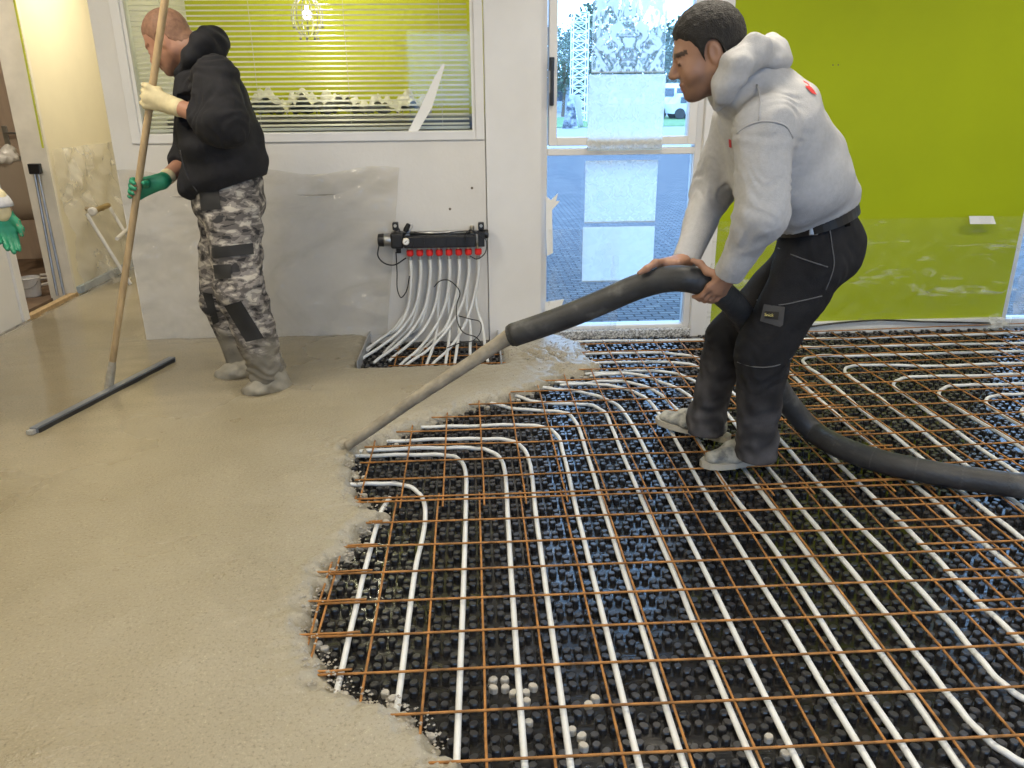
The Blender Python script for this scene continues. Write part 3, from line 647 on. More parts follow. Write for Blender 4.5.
cable('black wire looping loosely at the foot of the right pipes', [mp(459, 316, MY-.06), mp(470, 319, MY-.09), mp(480, 322, MY-.08), mp(481, 330, MY-.1), mp(474, 340, MY-.2), mp(460, 343, MY-.3), mp(447, 348, MY-.35)], .003)
cable('thin dark cable lying along the foot of the green wall', [(1.75, WALL-.05, .045), (2.0, WALL-.05, .05), (2.25, WALL-.05, .075), (2.5, WALL-.05, .085), (2.75, WALL-.05, .07), (3.2, WALL-.05, .05)], .006)
# white pipes dropping from the manifold into the floor box
ends = [(372, 347), (365, 357), (380, 358), (395, 356), (405, 361), (420, 352), (412, 361), (436, 361)]
ends2 = [(366, 350), (388, 349), (399, 346), (428, 361), (446, 361), (455, 361), (470, 358), (487, 357)]
hang = 'white pipes hanging from the manifold'
mids = [(411, 300), (419, 300), (428, 300), (437, 295), (447, 300), (455, 300), (464, 300), (473, 300)]
for i in range(8):
    for r_, (e, dy, nm) in enumerate(((ends[i], 0, 'front'), (ends2[i], .045, 'rear'))):
        ex, ey = e; bx = capx[i]
        T = gp(ex, ey, .03); m_ = mp(*mids[i], MY)
        cx = .6*m_[0]+.4*bx; kz = .5
        pts = [(bx, MY+dy, capz-.02), (bx, MY+dy, capz-.12), (cx+(T[0]-bx)*.10, MY+dy-.01, .24), (bx+(T[0]-bx)*.40, MY+dy-.06, .125), (bx+(T[0]-bx)*.75, T[1]+.10, .058), (T[0], T[1], .032), (T[0]+(T[0]-bx)*.1, T[1]-.06, .022)]
        V, Fc = tube(spline(pts, 7), .0088, 8)
        tag(mk('manifold_pipe', V, Fc, pipe_white, smooth=True), 'white pipe from the %s red cap into the floor box, %s of its pair' % (['leftmost', 'second', 'third', 'fourth', 'fifth', 'sixth', 'seventh', 'rightmost'][i], nm), 'pipe', hang)
fr = tag(empty('edge_frame', (-.25, 4.3, 0)), 'grey metal edging around the open floor box under the manifold', 'edging')
G().box((BX0-.008, BY0, 0), (BX0, WALL, .075)).out('side_strip', zinc, fr); G().box((BX1, BY0, 0), (BX1+.008, WALL, .07)).out('side_strip', zinc, fr)

# ================================================================== FILM, TAPE, WALL MARKS
a, b_, c_ = wp(372, 163, WALL), wp(396, 168, WALL), wp(383, 335, WALL)
V, Fc = sheet((-1.95, WALL-.006, .056), (1.42, 0, 0), (0, 0, .965), 130, 90, .016, 21, (0, -1, 0), .3)
V = np.array(V); tt = (V[:, 0]+1.95)/1.42; V[:, 0] += np.where(tt > .5, (tt-.5)*2*(V[:, 2]-.056)/.965*.13, 0); V[:, 2] += np.where(V[:, 2] > .9, .02*np.sin(V[:, 0]*9), 0)
tag(mk('plastic_film', V, Fc, film_wall, smooth=True), 'crumpled clear plastic film on the white wall behind the squeegee man', 'film')
V, Fc = sheet((1.40, WALL-.04, .004), (REVX-1.40+.02, 0, 0), (0, 0, .70), 170, 90, .022, 31, (0, -1, .15), .38)
tag(mk('plastic_film', V, Fc, film_green, smooth=True), 'creased clear plastic film covering the foot of the green wall', 'film')
V, Fc = sheet((REVX+.02, WALL-.045, .0), (1.9, 0, 0), (0, 0, .78), 120, 70, .014, 37, (0, -1, 0), .3)
tag(mk('plastic_film', V, Fc, Mfilm('film_blue', .12, .5, (.8, .86, .9), 3), smooth=True), 'clear plastic film over the glazing right of the green wall', 'film')
V, Fc = sheet((.445, WALL-.002, .05), (.42, 0, 0), (0, 0, .62), 60, 70, .008, 41, (0, -1, 0), .22)
tag(mk('plastic_film', V, Fc, Mfilm('film_window', .04, .28, (.7, .8, .9), 3, (3, 1, .6)), smooth=True), 'thin plastic film taped across the bottom of the street window', 'film')
V, Fc = sheet((LEFTX+.01, 5.93, .06), (0, 1.2, 0), (0, 0, 1.02), 70, 80, .028, 51, (1, 0, 0), .33)
V = np.array(V); V[:, 0] += .18*np.clip(1-(V[:, 2]-.06)/.75, 0, 1)*np.clip((V[:, 1]-5.9)*2.2, 0, 1)
tag(mk('plastic_film', V, Fc, film_left, smooth=True), 'bulky plastic film draped down the cream corridor wall', 'film')
def strip(name, label, quad, Y, N=(0, -1, 0), t=.0012):
    P = [wp(x, y, Y) for x, y in quad]; n = len(P); N = np.array(N)*t
    return tag(mk(name, P+[p+N for p in P], [tuple(range(n)), tuple(range(2*n-1, n-1, -1))]+[(i, i+n, (i+1) % n+n, (i+1) % n) for i in range(n)], tape_m), label, 'tape')
strip('tape_strip', 'long white tape strip stuck diagonally across the lower corner of the blind window', [(405, 137), (414, 138), (432, 108), (445, 65), (443, 63), (434, 78), (420, 108)], WALL+.028)
strip('tape_strip', 'ragged white tape hanging down the left edge of the street window', [(546, 196), (551, 200), (558, 193), (556, 201), (560, 201), (552, 210), (553, 253), (547, 256), (546, 230)], WALL+.012)
strip('tape_strip', 'short white tape near the bottom of the street window', [(545, 302), (564, 299), (561, 308), (545, 311)], WALL-.014)
strip('tape_strip', 'white tape holding the film at the right end of the green wall', [(969, 216), (993, 216), (996, 224), (970, 224)], WALL-.056)
for (x, y, nm) in ((472, 188, 'upper'), (450, 209, 'lower')):
    c = wp(x, y, WALL); o = G().lathe((c[0], WALL+.001, c[2]), (0, -1, 0), [(0, .008), (.002, .007), (.004, .004)], 10).out('wall_plug', M('dark_hole', (.12, .10, .07), .8)); tag(o, 'small dark plug in the white wall above the manifold, %s one' % nm, 'plug')
c = wp(833, 65, WALL)
for dx in (0, .03): tag(G().lathe((c[0]+dx, WALL+.001, c[2]), (0, -1, 0), [(0, .005), (.002, .004)], 8).out('wall_plug', M('dark_hole', (.12, .10, .07), .8)), 'tiny dark screw hole in the green wall, %s of two' % ('left' if dx == 0 else 'right'), 'plug')

# ================================================================== CURTAIN PANELS ON THE STREET WINDOW
def damask(name, f0, f1, sc, lo, hi):
    m, nt, b, out = newmat(name)
    tc = nd(nt, 'ShaderNodeTexCoord'); sp = nd(nt, 'ShaderNodeSeparateXYZ'); nt.links.new(tc.outputs['Generated'], sp.inputs[0])
    a = nd(nt, 'ShaderNodeMath', operation='SUBTRACT'); nt.links.new(sp.outputs['X'], a.inputs[0]); a.inputs[1].default_value = .5
    ab = nd(nt, 'ShaderNodeMath', operation='ABSOLUTE'); nt.links.new(a.outputs[0], ab.inputs[0])
    cb = nd(nt, 'ShaderNodeCombineXYZ'); nt.links.new(ab.outputs[0], cb.inputs[0]); nt.links.new(sp.outputs['Z'], cb.inputs[1])
    n = nd(nt, 'ShaderNodeTexNoise'); n.inputs['Scale'].default_value = sc; n.inputs['Detail'].default_value = 1.5; n.inputs['Distortion'].default_value = 1.6; nt.links.new(cb.outputs[0], n.inputs['Vector'])
    r = ramp(nt, n.outputs['Fac'], [(lo, (f0,)*3), (hi, (f1,)*3)])
    tr = nd(nt, 'ShaderNodeBsdfTransparent'); tl = nd(nt, 'ShaderNodeBsdfTranslucent'); tl.inputs[0].default_value = (.98, .98, .95, 1)
    mx = nd(nt, 'ShaderNodeMixShader'); nt.links.new(r.outputs[0], mx.inputs[0]); nt.links.new(tr.outputs[0], mx.inputs[1]); nt.links.new(tl.outputs[0], mx.inputs[2]); nt.links.new(mx.outputs[0], out.inputs[0]); return m
dm_a = damask('flower_sheet', .10, .75, 9, .42, .52); dm_b = damask('damask_sheet', .72, .99, 9, .44, .52); dm_c = damask('plain_sheet', .92, .99, 5, .4, .6)
cur = tag(empty('panel_curtain', (.86, WALL-.012, .35)), 'translucent curtain panel with damask pattern hanging in the street window', 'curtain')
PY = WALL-.012
for quad, mm in (([(592, 73), (667, 72), (668, -60), (594, -60)], dm_a), ([(587, 151), (662, 150), (666, 74), (589, 75)], dm_b), ([(584, 223), (656, 223), (657, 160), (586, 160)], dm_b), ([(582, 282), (652, 282), (655, 226), (583, 226)], dm_c)):
    P = [wp(x, y, PY) for x, y in quad]; x0 = (P[0][0]+P[3][0])/2; x1 = (P[1][0]+P[2][0])/2; z0 = P[0][2]; z1 = P[2][2]
    G().box((x0, PY, z0), (x1, PY+.003, z1)).out('panel', mm, cur)
    G().box((x0, PY-.002, z0), (x1, PY+.005, z0+.006)).out('panel_edge', M('panel_edge', (.45, .55, .62), .5), cur)

# ================================================================== BLIND ROOM CONTENTS
sofa_m = M('grey_counter', (.15, .15, .16), .6)
ct = tag(empty('long_counter', (-.9, 5.6, 0)), 'long dark grey counter seen through the blind against the green wall', 'counter')
G().box((-1.85, 5.4, 0), (.15, 5.9, .05)).out('plinth', sofa_m, ct); G().box((-1.88, 5.36, .05), (.18, 5.95, 1.25), .01).out('body', sofa_m, ct); G().box((-1.895, 5.33, 1.25), (.195, 5.97, 1.285), .006).out('top', M('counter_top', (.2, .2, .2), .4), ct)
V, Fc = sheet((-1.6, 5.38, 1.292), (1.35, 0, 0), (0, .5, 0), 90, 40, .07, 61, (0, 0, 1), .22)
tag(mk('bubble_wrap', V, Fc, M('bubble_wrap', (.72, .70, .62), .35, vary=.15, vscale=30), smooth=True), 'crumpled whitish wrap lying on the counter behind the blind', 'wrap')
lp = wp(307, 15, 5.35)
pl = tag(empty('pendant_lamp', (lp[0], lp[1], lp[2]-.2)), 'round crystal pendant lamp glowing behind the blind', 'lamp')
G().tube([(lp[0], lp[1], lp[2]+.12), (lp[0], lp[1], CEIL)], .004, 6).out('cord', black_pl, pl)
G().lathe(lp, (0, 0, 1), [(-.03, .009), (-.012, .024), (.014, .024), (.036, .010), (.06, .010)], 14).out('bulb', Memit('bulb', (1, .9, .68), 14), pl, smooth=True)
cry = M('crystal', (.55, .55, .5), .1, .4)
for k in range(9):
    th = k/9*2*PI; pts = [(lp[0]+.095*math.sin(p_)*math.cos(th), lp[1]+.095*math.sin(p_)*math.sin(th), lp[2]-.01+.115*math.cos(p_)) for p_ in np.linspace(.15, PI-.25, 10)]
    G().tube(pts, .0035, 6).out('cage_wire', cry, pl)
for k in range(14):
    th = k/7*2*PI+.2*(k > 6); rr_ = .09 if k < 7 else .055; zz_ = lp[2]-(.05 if k < 7 else .12)
    G().lathe((lp[0]+rr_*math.cos(th), lp[1]+rr_*math.sin(th), zz_-.03), (0, 0, 1), [(0, .001), (.018, .009), (.03, .001)], 6).out('crystal_drop', cry, pl)
pll = bpy.data.lights.new('lamp_light', 'POINT'); pll.energy = 20; pll.color = (1, .90, .66); pll.shadow_soft_size = .05; po = bpy.data.objects.new('lamp_light', pll); COL.objects.link(po); po.parent = pl; po.location = (.1, -.05, .45)

# ================================================================== LEFT DOORWAY AND ROOM
db = wp(20, 22, 7.5)
dr = struct(empty('door_1', (-4.0, 7.48, 0)))
bm_ = M('brown_door', (.56, .44, .34), .5, vary=.08, sc=(6, 6, .7))
G().box((-4.42, 7.46, .03), (-3.62, 7.5, 2.03), .004).out('leaf', bm_, dr)
for a, b2 in (((-4.5, .03), (-4.42, 2.11)), ((-3.62, .03), (-3.54, 2.11)), ((-4.42, 2.03), (-3.62, 2.11))): G().box((a[0], 7.44, a[1]), (b2[0], 7.5, b2[1])).out('frame_post', M('brown_frame', (.5, .4, .3), .5), dr)
hh = wp(6, 133, 7.45)
ho = G().box((hh[0]-.03, 7.448, hh[2]-.15), (hh[0]+.015, 7.46, hh[2]+.06), .004).out('handle_plate', steel, dr); G().tube([(hh[0], 7.45, hh[2]), (hh[0], 7.41, hh[2]), (hh[0]+.13, 7.405, hh[2])], .01, 8).out('lever', steel, ho)
# stacked shell chairs
shell_m = M('beige_shell', (.50, .42, .33), .45, vary=.05)
def shell_chair(loc, label, rz, dz=0):
    r = tag(empty('shell_chair', (0, 0, 0)), label, 'chair', 'beige shell chairs in the room behind the doorway')
    n, m_ = 10, 10; V = []
    for i in range(n):
        for j in range(m_):
            s_ = i/(n-1); q = j/(m_-1)*2-1
            if s_ < .5: y = .20-.42*(s_/.5); zc = .45+.015*(q*q)+.02*(s_/.5-.5)**2
            else: t_ = (s_-.5)/.5; y = -.22-.10*t_; zc = .47+.40*t_
            wdt = .21*(1-.12*abs(q)**6)*(1 if s_ < .8 else 1-.6*(s_-.8)**1.2)
            V.append((wdt*q, y+(.03*q*q if s_ > .5 else 0), zc))
    V = np.array(V); T2 = V-np.array([0, 0, .008]); idx = np.arange(n*m_).reshape(n, m_)
    Fc = [(idx[i, j], idx[i+1, j], idx[i+1, j+1], idx[i, j+1]) for i in range(n-1) for j in range(m_-1)]; Fb = [tuple(x+n*m_ for x in f[::-1]) for f in Fc]
    mk('seat_shell', np.vstack([V, T2]), Fc+Fb, shell_m, r, smooth=True)
    for sx in (-1, 1):
        for sy in (-1, 1): G().tube([(sx*.17, sy*.15, .445), (sx*.21, sy*.23, .0)], .011, 8).out('leg', steel, r)
        G().tube([(sx*.17, -.15, .44), (sx*.17, .15, .44)], .010, 8).out('seat_rail', steel, r)
    r.location = (loc[0], loc[1], loc[2]+dz); r.rotation_euler = (0, 0, rz); return r
CX = wp(30, 215, 6.95)[0]
shell_chair((CX, 6.95, .03), 'beige shell chair standing just inside the doorway', .40)
shell_chair((CX, 6.95, .03), 'beige shell chair stacked on top of the one inside the doorway', .40, .05)
shell_chair((-4.25, 6.3, .03), 'beige shell chair farther into the room beside the brown door', 1.9)
bg = Sdf(); bgc = np.array([CX+.02, 6.70, .975]); bg.ell(bgc, (.13, .10, .05)).ell(bgc+(.04, .03, .04), (.06, .06, .06)).ell(bgc+(-.07, -.02, .015), (.08, .07, .05))
tag(sdf_obj('plastic_bag', bg, .012, M('bag_white', (.75, .74, .70), .3), fold=lambda P: .008*wav(P, 3, .06)), 'crumpled whitish plastic bag lying on the stacked chairs', 'bag')
bc = gp(33, 296, .03)
bk = tag(empty('paint_bucket', bc), 'small white bucket on the brown floor behind the doorway', 'bucket')
G().lathe(bc, (0, 0, 1), [(0, .055), (.01, .06), (.13, .072), (.14, .075), (.145, .07), (.02, .058)], 20).out('pail', white_paint, bk, smooth=False)
G().tube([bc+np.array([.074*math.cos(t_), -.03-.05*math.sin(t_), .12-.05*math.sin(t_)]) for t_ in np.linspace(0, PI, 10)], .003, 6).out('handle', steel, bk)
hc = gp(42, 285, .04)
tag(G().tube(spline([hc+np.array([.10*math.cos(t_)*(1+.05*t_), .16*math.sin(t_)*(1+.03*t_), .012+.004*t_]) for t_ in np.linspace(.3, 8.5, 22)], 4), .012, 8).out('white_hose', M('milky_hose', (.6, .58, .54), .4), smooth=True), 'milky coiled hose lying on the brown floor by the bucket', 'hose')
# tube stand leaning on the jamb
ts = tag(empty('tube_stand', gp(58, 285, .05)), 'thin metal tube stand with black clamp leaning on the door jamb', 'stand')
sp0 = np.array([LEFTX-.075, 5.78, .07]); sp1 = np.array([LEFTX-.085, 5.84, wp(40, 168, 5.84)[2]])
G().tube([sp0, sp1], .010, 8).out('tube', steel, ts); G().tube([sp0+np.array([.04, .02, 0]), sp1+np.array([.025, 0, -.02])], .010, 8).out('tube', steel, ts)
G().box(sp1-np.array([.03, .02, .04]), sp1+np.array([.05, .02, .03]), .006).out('clamp', black_pl, ts)
tag(G().tube([wp(14, 0, 5.84), wp(43, 148, 5.84)], .007, 8).out('level_staff', M('lime_plastic', (.55, .6, .05), .4)), 'thin lime yellow staff standing against the door jamb', 'staff')
pk = wp(100, 226, 6.25)
pk2 = tag(empty('valve_pipe', (LEFTX+.1, 6.3, .75)), 'short dusty brass valve stub sticking out of the cream wall under film', 'valve')
G().tube([(LEFTX, 6.3, .62), (LEFTX+.14, 6.28, .62)], .016, 10).out('stub', M('old_brass', (.35, .26, .12), .5, .6), pk2); G().tube([(LEFTX+.12, 6.18, .62), (LEFTX+.12, 6.42, .63)], .02, 10).out('valve_body', M('old_brass', (.35, .26, .12), .5, .6), pk2); G().lathe((LEFTX+.12, 6.16, .62), (0, -1, 0), [(0, .03), (.03, .032), (.04, .02)], 12).out('knob', white_paint, pk2)
rad = tag(empty('old_trestle', (LEFTX+.2, 6.35, .06)), 'white folding trestle wrapped in film against the cream wall', 'trestle')
for y in (6.15, 6.55):
    G().tube([(LEFTX+.30, y, .06), (LEFTX+.06, y+.02, .6)], .014, 8).out('leg', white_paint, rad)
G().tube([(LEFTX+.28, 6.1, .42), (LEFTX+.16, 6.62, .42)], .014, 8).out('cross_bar', white_paint, rad)
struct(G().box((LEFTX+.0, D1+.02, .05), (LEFTX+.03, 8.0, .10)).out('baseboard_left', M('blue_foam', (.42, .48, .54), .6)))

# ================================================================== OUTSIDE
def pav():
    m, nt, b, out = newmat('brick_paving'); tc = nd(nt, 'ShaderNodeTexCoord'); br = nd(nt, 'ShaderNodeTexBrick')
    br.inputs['Scale'].default_value = 4.0; br.inputs['Color1'].default_value = (.10, .11, .125, 1); br.inputs['Color2'].default_value = (.16, .165, .175, 1); br.inputs['Mortar'].default_value = (.05, .05, .055, 1); br.inputs['Mortar Size'].default_value = .03
    nt.links.new(tc.outputs['Object'], br.inputs['Vector']); nt.links.new(br.outputs[0], b.inputs['Base Color']); b.inputs['Roughness'].default_value = .9; b.inputs['Specular IOR Level'].default_value = .1; return m
GZ = -.06
struct(G().box((.3, WALL+.22, GZ-.1), (40, 22, GZ)).out('pavement_outside', pav(), base=(10, 10, GZ)))
struct(G().box((.3, 22, GZ-.12), (60, 39, GZ-.01)).out('road_outside', M('asphalt', (.26, .26, .27), .8, vary=.06), base=(10, 30, GZ)))
struct(G().box((-30, 39, GZ-.12), (90, 56, GZ+.02)).out('lawn_outside', M('grass_green', (.10, .20, .06), .8, vary=.4, vscale=3), base=(10, 45, GZ)))
struct(G().box((-60, 56, GZ-.12), (140, 140, GZ)).out('ground_outside', M('asphalt', (.42, .42, .43), .8), base=(20, 90, GZ)))
struct(G().box((-90, -120, GZ-.14), (120, REAR-.2, GZ-.02)).out('yard_outside', M('asphalt', (.42, .42, .43), .8), base=(0, -40, GZ)))
leaf_m = [M('leaf_a', (.09, .13, .09), .7, vary=.4, vscale=2), M('leaf_b', (.13, .16, .09), .7, vary=.4, vscale=2)]
bark = M('bark', (.12, .09, .06), .9)
def tree(x, y, h, r, seed, label, mi=0):
    rg = np.random.default_rng(seed); root = tag(empty('street_tree', (x, y, GZ)), label, 'tree', 'trees across the street')
    G().tube([(x, y, GZ), (x+.1, y, h*.3), (x, y, h*.6)], [.18*h/8, .13*h/8, .06*h/8], 8).out('trunk', bark, root)
    for _ in range(5):
        a = rg.uniform(0, 6.28); G().tube([(x, y, h*.3), (x+.5*r*math.cos(a), y+.5*r*math.sin(a), h*rg.uniform(.5, .8))], [.07*h/8, .02*h/8], 6).out('branch', bark, root)
    n = 1500; d = rg.normal(size=(n, 3)); d /= np.linalg.norm(d, axis=1)[:, None]; q = rg.uniform(.35, 1, n)**.5
    cl_ = np.array([x, y, h*.62])+d*q[:, None]*np.array([r, r, h*.4])+rg.normal(size=(n, 3))*.15
    V = []; Fc = []
    for k in range(n):
        a = rg.normal(size=3); a /= np.linalg.norm(a); b2 = np.cross(a, rg.normal(size=3)); b2 /= np.linalg.norm(b2); sz = rg.uniform(.10, .24)*r/2.5
        V += [cl_[k]+a*sz, cl_[k]+b2*sz*.6, cl_[k]-a*sz, cl_[k]-b2*sz*.6]; Fc.append((4*k, 4*k+1, 4*k+2, 4*k+3))
    mk('foliage', V, Fc, leaf_m[mi], root)['kind'] = 'stuff'
def at(x, y, Y): return wp(x, y, Y)
for (x, Y, h, r, mi, lab) in ((563, 58, 5.6, 1.6, 0, 'dark tree across the street seen at the left edge of the window'), (584, 70, 6.5, 2.2, 1, 'tall tree standing behind the white lattice tower'), (606, 66, 8.2, 3.2, 0, 'broad tree seen through the flowered curtain panel'), (640, 72, 6.6, 3.4, 1, 'broad tree right of centre behind the flowered curtain panel'),
                         (674, 64, 6.6, 2.6, 0, 'tree above the white van across the street'), (705, 68, 8.0, 3.2, 1, 'tree hidden largely behind the head of the man in grey'), (545, 75, 7, 2.6, 1, 'tree beyond the left window jamb across the street')):
    p_ = at(x, 95, Y); tree(p_[0], Y, h, r, int(x), lab, mi)
# lattice tower
tw = tag(empty('lattice_tower', (at(580, 90, 47)[0], 47, GZ)), 'white lattice scaffold tower across the street', 'tower')
x0, x1 = at(573, 60, 47)[0], at(588, 60, 47)[0]; tz = at(580, 12, 47)[2]
lat = M('tower_white', (.8, .82, .84), .5)
for x in (x0, x1):
    for y in (47, 48.0): G().tube([(x, y, GZ), (x, y, tz)], .035, 6).out('leg', lat, tw)
nb_ = 12
for k in range(nb_):
    za, zb = GZ+(tz-GZ)*k/nb_, GZ+(tz-GZ)*(k+1)/nb_
    for y in (47, 48.0):
        G().tube([(x0, y, za), (x1, y, zb)], .022, 5).out('brace', lat, tw); G().tube([(x1, y, za), (x0, y, zb)], .022, 5).out('brace', lat, tw); G().tube([(x0, y, zb), (x1, y, zb)], .022, 5).out('rung', lat, tw)
# flat building and sign
q0, q1 = at(553, 96, 75), at(592, 82, 75)
bd = tag(empty('flat_building', (q0[0], 75, GZ)), 'low pale building with a flat roof across the street', 'building')
G().box((q0[0]-3, 75, GZ), (q1[0]+1, 82, q1[2])).out('wall', M('pale_wall', (.45, .52, .58), .7), bd); G().box((q0[0]-3.3, 74.6, q1[2]), (q1[0]+1.3, 82.2, q1[2]+.35)).out('roof', white_paint, bd)
for k in range(4): G().box((q0[0]-2+k*1.8, 74.95, GZ+.9), (q0[0]-.9+k*1.8, 75.02, GZ+2.2)).out('window', M('dark_pane', (.06, .08, .1), .2), bd)
sx = at(575, 116, 38); sg = tag(empty('advertising_board', (sx[0], 38, GZ)), 'leaning advertising board with a dark picture standing on the grass', 'sign')
ax0, ax1, at_ = at(562, 116, 38), at(578, 116, 38), at(571, 95, 38)
G().add([(ax0[0], 37.9, GZ), (ax1[0], 37.9, GZ), (ax1[0]-.2, 38.3, at_[2]), (ax0[0]+.35, 38.3, at_[2]), (ax0[0], 37.95, GZ), (ax1[0], 37.95, GZ), (ax1[0]-.2, 38.35, at_[2]), (ax0[0]+.35, 38.35, at_[2])], [(0, 1, 2, 3), (7, 6, 5, 4), (0, 4, 5, 1), (1, 5, 6, 2), (2, 6, 7, 3), (3, 7, 4, 0)]).out('picture_panel', M('dark_picture', (.08, .10, .14), .5, stops=[(.4, (.03, .04, .06)), (.6, (.35, .38, .4))], vscale=3), sg)
G().add([(ax1[0]-.2, 38.3, at_[2]), (ax1[0]+.25, 39.4, GZ), (ax1[0]+.45, 39.3, GZ), (ax1[0]+.1, 38.25, at_[2]), (ax1[0]-.2, 38.4, at_[2]), (ax1[0]+.25, 39.5, GZ)], [(0, 1, 2, 3), (4, 5, 1, 0), (3, 2, 5, 4)]).out('rear_panel', white_paint, sg)
# vehicles
def vehicle(name, label, x, y, L, H, W_, col, cab):
    r = tag(empty(name, (x, y, GZ)), label, 'vehicle', 'vehicles across the street'); m_ = M('paint_'+col[0], col[1], .3, vary=.02)
    pr = [(-.5, .22), (.5, .22), (.5, .55)]+cab+[(-.5, .6)]
    P = [(x+a*L, y-W_/2, GZ+b2*H) for a, b2 in pr]+[(x+a*L, y+W_/2, GZ+b2*H) for a, b2 in pr]; n = len(pr)
    mk('bodywork', P, [tuple(range(n)), tuple(range(2*n-1, n-1, -1))]+[(i, i+n, (i+1) % n+n, (i+1) % n) for i in range(n)], m_, r)
    for a in (-.3, .3):
        for s_ in (-1, 1):
            wl = G().lathe((x+a*L, y+s_*(W_/2-.1), GZ+.32), (0, s_, 0), [(0, .30), (.1, .32), (.2, .30)], 16).out('wheel', black_rub, r)
    G().box((x-.3*L, y-W_/2-.01, GZ+.62*H), (x-.02*L, y-W_/2+.01, GZ+.86*H)).out('side_window', M('dark_pane', (.06, .08, .1), .2), r); G().box((x+.04*L, y-W_/2-.01, GZ+.62*H), (x+.26*L, y-W_/2+.01, GZ+.86*H)).out('side_window', M('dark_pane', (.06, .08, .1), .2), r)
vx = at(671, 100, 52); vehicle('white_van', 'white van parked across the street beneath the trees', vx[0], 52, 2.6, 2.05, 1.9, ('white', (.75, .78, .8)), [(.42, .95), (.36, 1.0), (-.46, 1.0)])
vx = at(688, 103, 50); vehicle('parked_car', 'light car parked beside the white van across the street', vx[0], 50, 2.3, 1.45, 1.8, ('silver', (.6, .64, .68)), [(.28, .62), (.16, 1.0), (-.25, 1.0), (-.42, .64)])
#@@PEOPLE

# ================================================================== PEOPLE
skin_a = M('skin_tanned', (.33, .175, .11), .5, vary=.08, vscale=30, attr=True)
skin_b = M('skin_ruddy', (.36, .18, .115), .5, vary=.08, vscale=30, attr=True)
def head_frame(f, up=(0, 0, 1)):
    f = nrm(f); l = nrm(np.cross(up, f)); u = np.cross(f, l); return np.array([f, l, u])      # rows: forward, left, up
def head(sd, C, A, neck, s=1.0, nr=.058):
    T = lambda x, y, z: C+s*(x*A[0]+y*A[1]+z*A[2])
    sd.ell(T(-.012, 0, .028), np.array((.098, .077, .092))*s, A, .03); sd.ell(T(.028, 0, -.035), np.array((.066, .060, .085))*s, A, .03)
    sd.cone(T(.045, .030, -.092), T(-.012, .056, -.060), .020*s, .024*s, .035); sd.cone(T(.045, -.030, -.092), T(-.012, -.056, -.060), .020*s, .024*s, .035)
    sd.ell(T(.070, 0, -.102), np.array((.022, .024, .019))*s, A, .03)
    sd.cone(T(.076, .030, .012), T(.080, -.030, .012), .013*s, .013*s, .02)
    sd.cone(T(.086, 0, .002), T(.110, 0, -.034), .008*s, .0125*s, .012)
    for y in (1, -1):
        sd.ell(T(.100, y*.013, -.040), np.array((.010, .008, .007))*s, A, .006)
        sd.ell(T(.096, y*.033, -.008), np.array((.013, .015, .010))*s, A, .012, True)
        sd.ell(T(.080, y*.033, -.009), np.array((.0125, .014, .0115))*s, A, .003)
        sd.ell(T(.060, y*.043, -.040), np.array((.022, .02, .022))*s, A, .03)
        sd.ell(T(-.010, y*.079, -.012), np.array((.019, .009, .033))*s, A, .008)
        sd.ell(T(-.004, y*.088, -.010), np.array((.009, .006, .018))*s, A, .006, True)
    sd.cone(T(.090, .016, -.066), T(.090, -.016, -.066), .0075*s, .0075*s, .006); sd.cone(T(.088, .013, -.079), T(.088, -.013, -.079), .008*s, .008*s, .006)
    sd.cone(T(.100, .018, -.0725), T(.100, -.018, -.0725), .003*s, .003*s, .003, True)
    sd.cone(T(-.028, 0, -.04), neck, nr, nr+.008, .04)
    return T
def grip(sd, C, A, R, u, v, W, ti=1, fr=.0092, k=.006, thumb=None, wr=.026):
    ex_ = max(0, fr-.0095)*2.2; wr = wr+ex_*1.2
    """hand closed on a rod: C axis point, A axis, u palm side, v way the fingers go, W wrist"""
    A = nrm(A); u = np.array(u, float); u = nrm(u-A*(u@A)); v = np.array(v, float); v = nrm(v-A*(v@A)-u*(v@u)); W = np.array(W, float)
    pt = lambda a, ph, r: C+A*a+(u*math.cos(ph)+v*math.sin(ph))*r
    kn = []
    for i in range(4):
        a = (1.5-i)*fr*2.25*ti; L = (.040, .045, .042, .032)[i], (.026, .029, .027, .021)[i], (.022, .023, .022, .019)[i]
        rr = R+fr*.95; ph = .42; P = [pt(a, ph, rr+.010)]
        for q, l in enumerate(L): ph += l/(rr+.006); P.append(pt(a*(1-.03*(q+1)), ph, rr+(.005, .002, .0)[q]))
        sc = (1, 1.04, 1, .88)[i]; sd.chain(P, [fr*1.12*sc, fr*1.04*sc, fr*.96*sc, fr*.82*sc], .004); kn.append(P[0])
        sd.cone(W+A*((1.5-i)*.010*ti), P[0], .016+ex_, fr*1.25, .014)
    sd.cone(W, (kn[1]+kn[2])/2, wr*.85, .016+ex_, .02)
    if thumb is None: thumb = [(.030, -.35, .006), (.036, -1.05, .004), (.034, -1.75, .001)]
    P = [W*.72+kn[0]*.28+A*ti*.012]
    for a, ph, dr_ in thumb: P.append(pt(a*ti, ph, R+fr+dr_))
    sd.chain(P, [.017, fr*1.35, fr*1.15, fr*.95][:len(P)], .012)
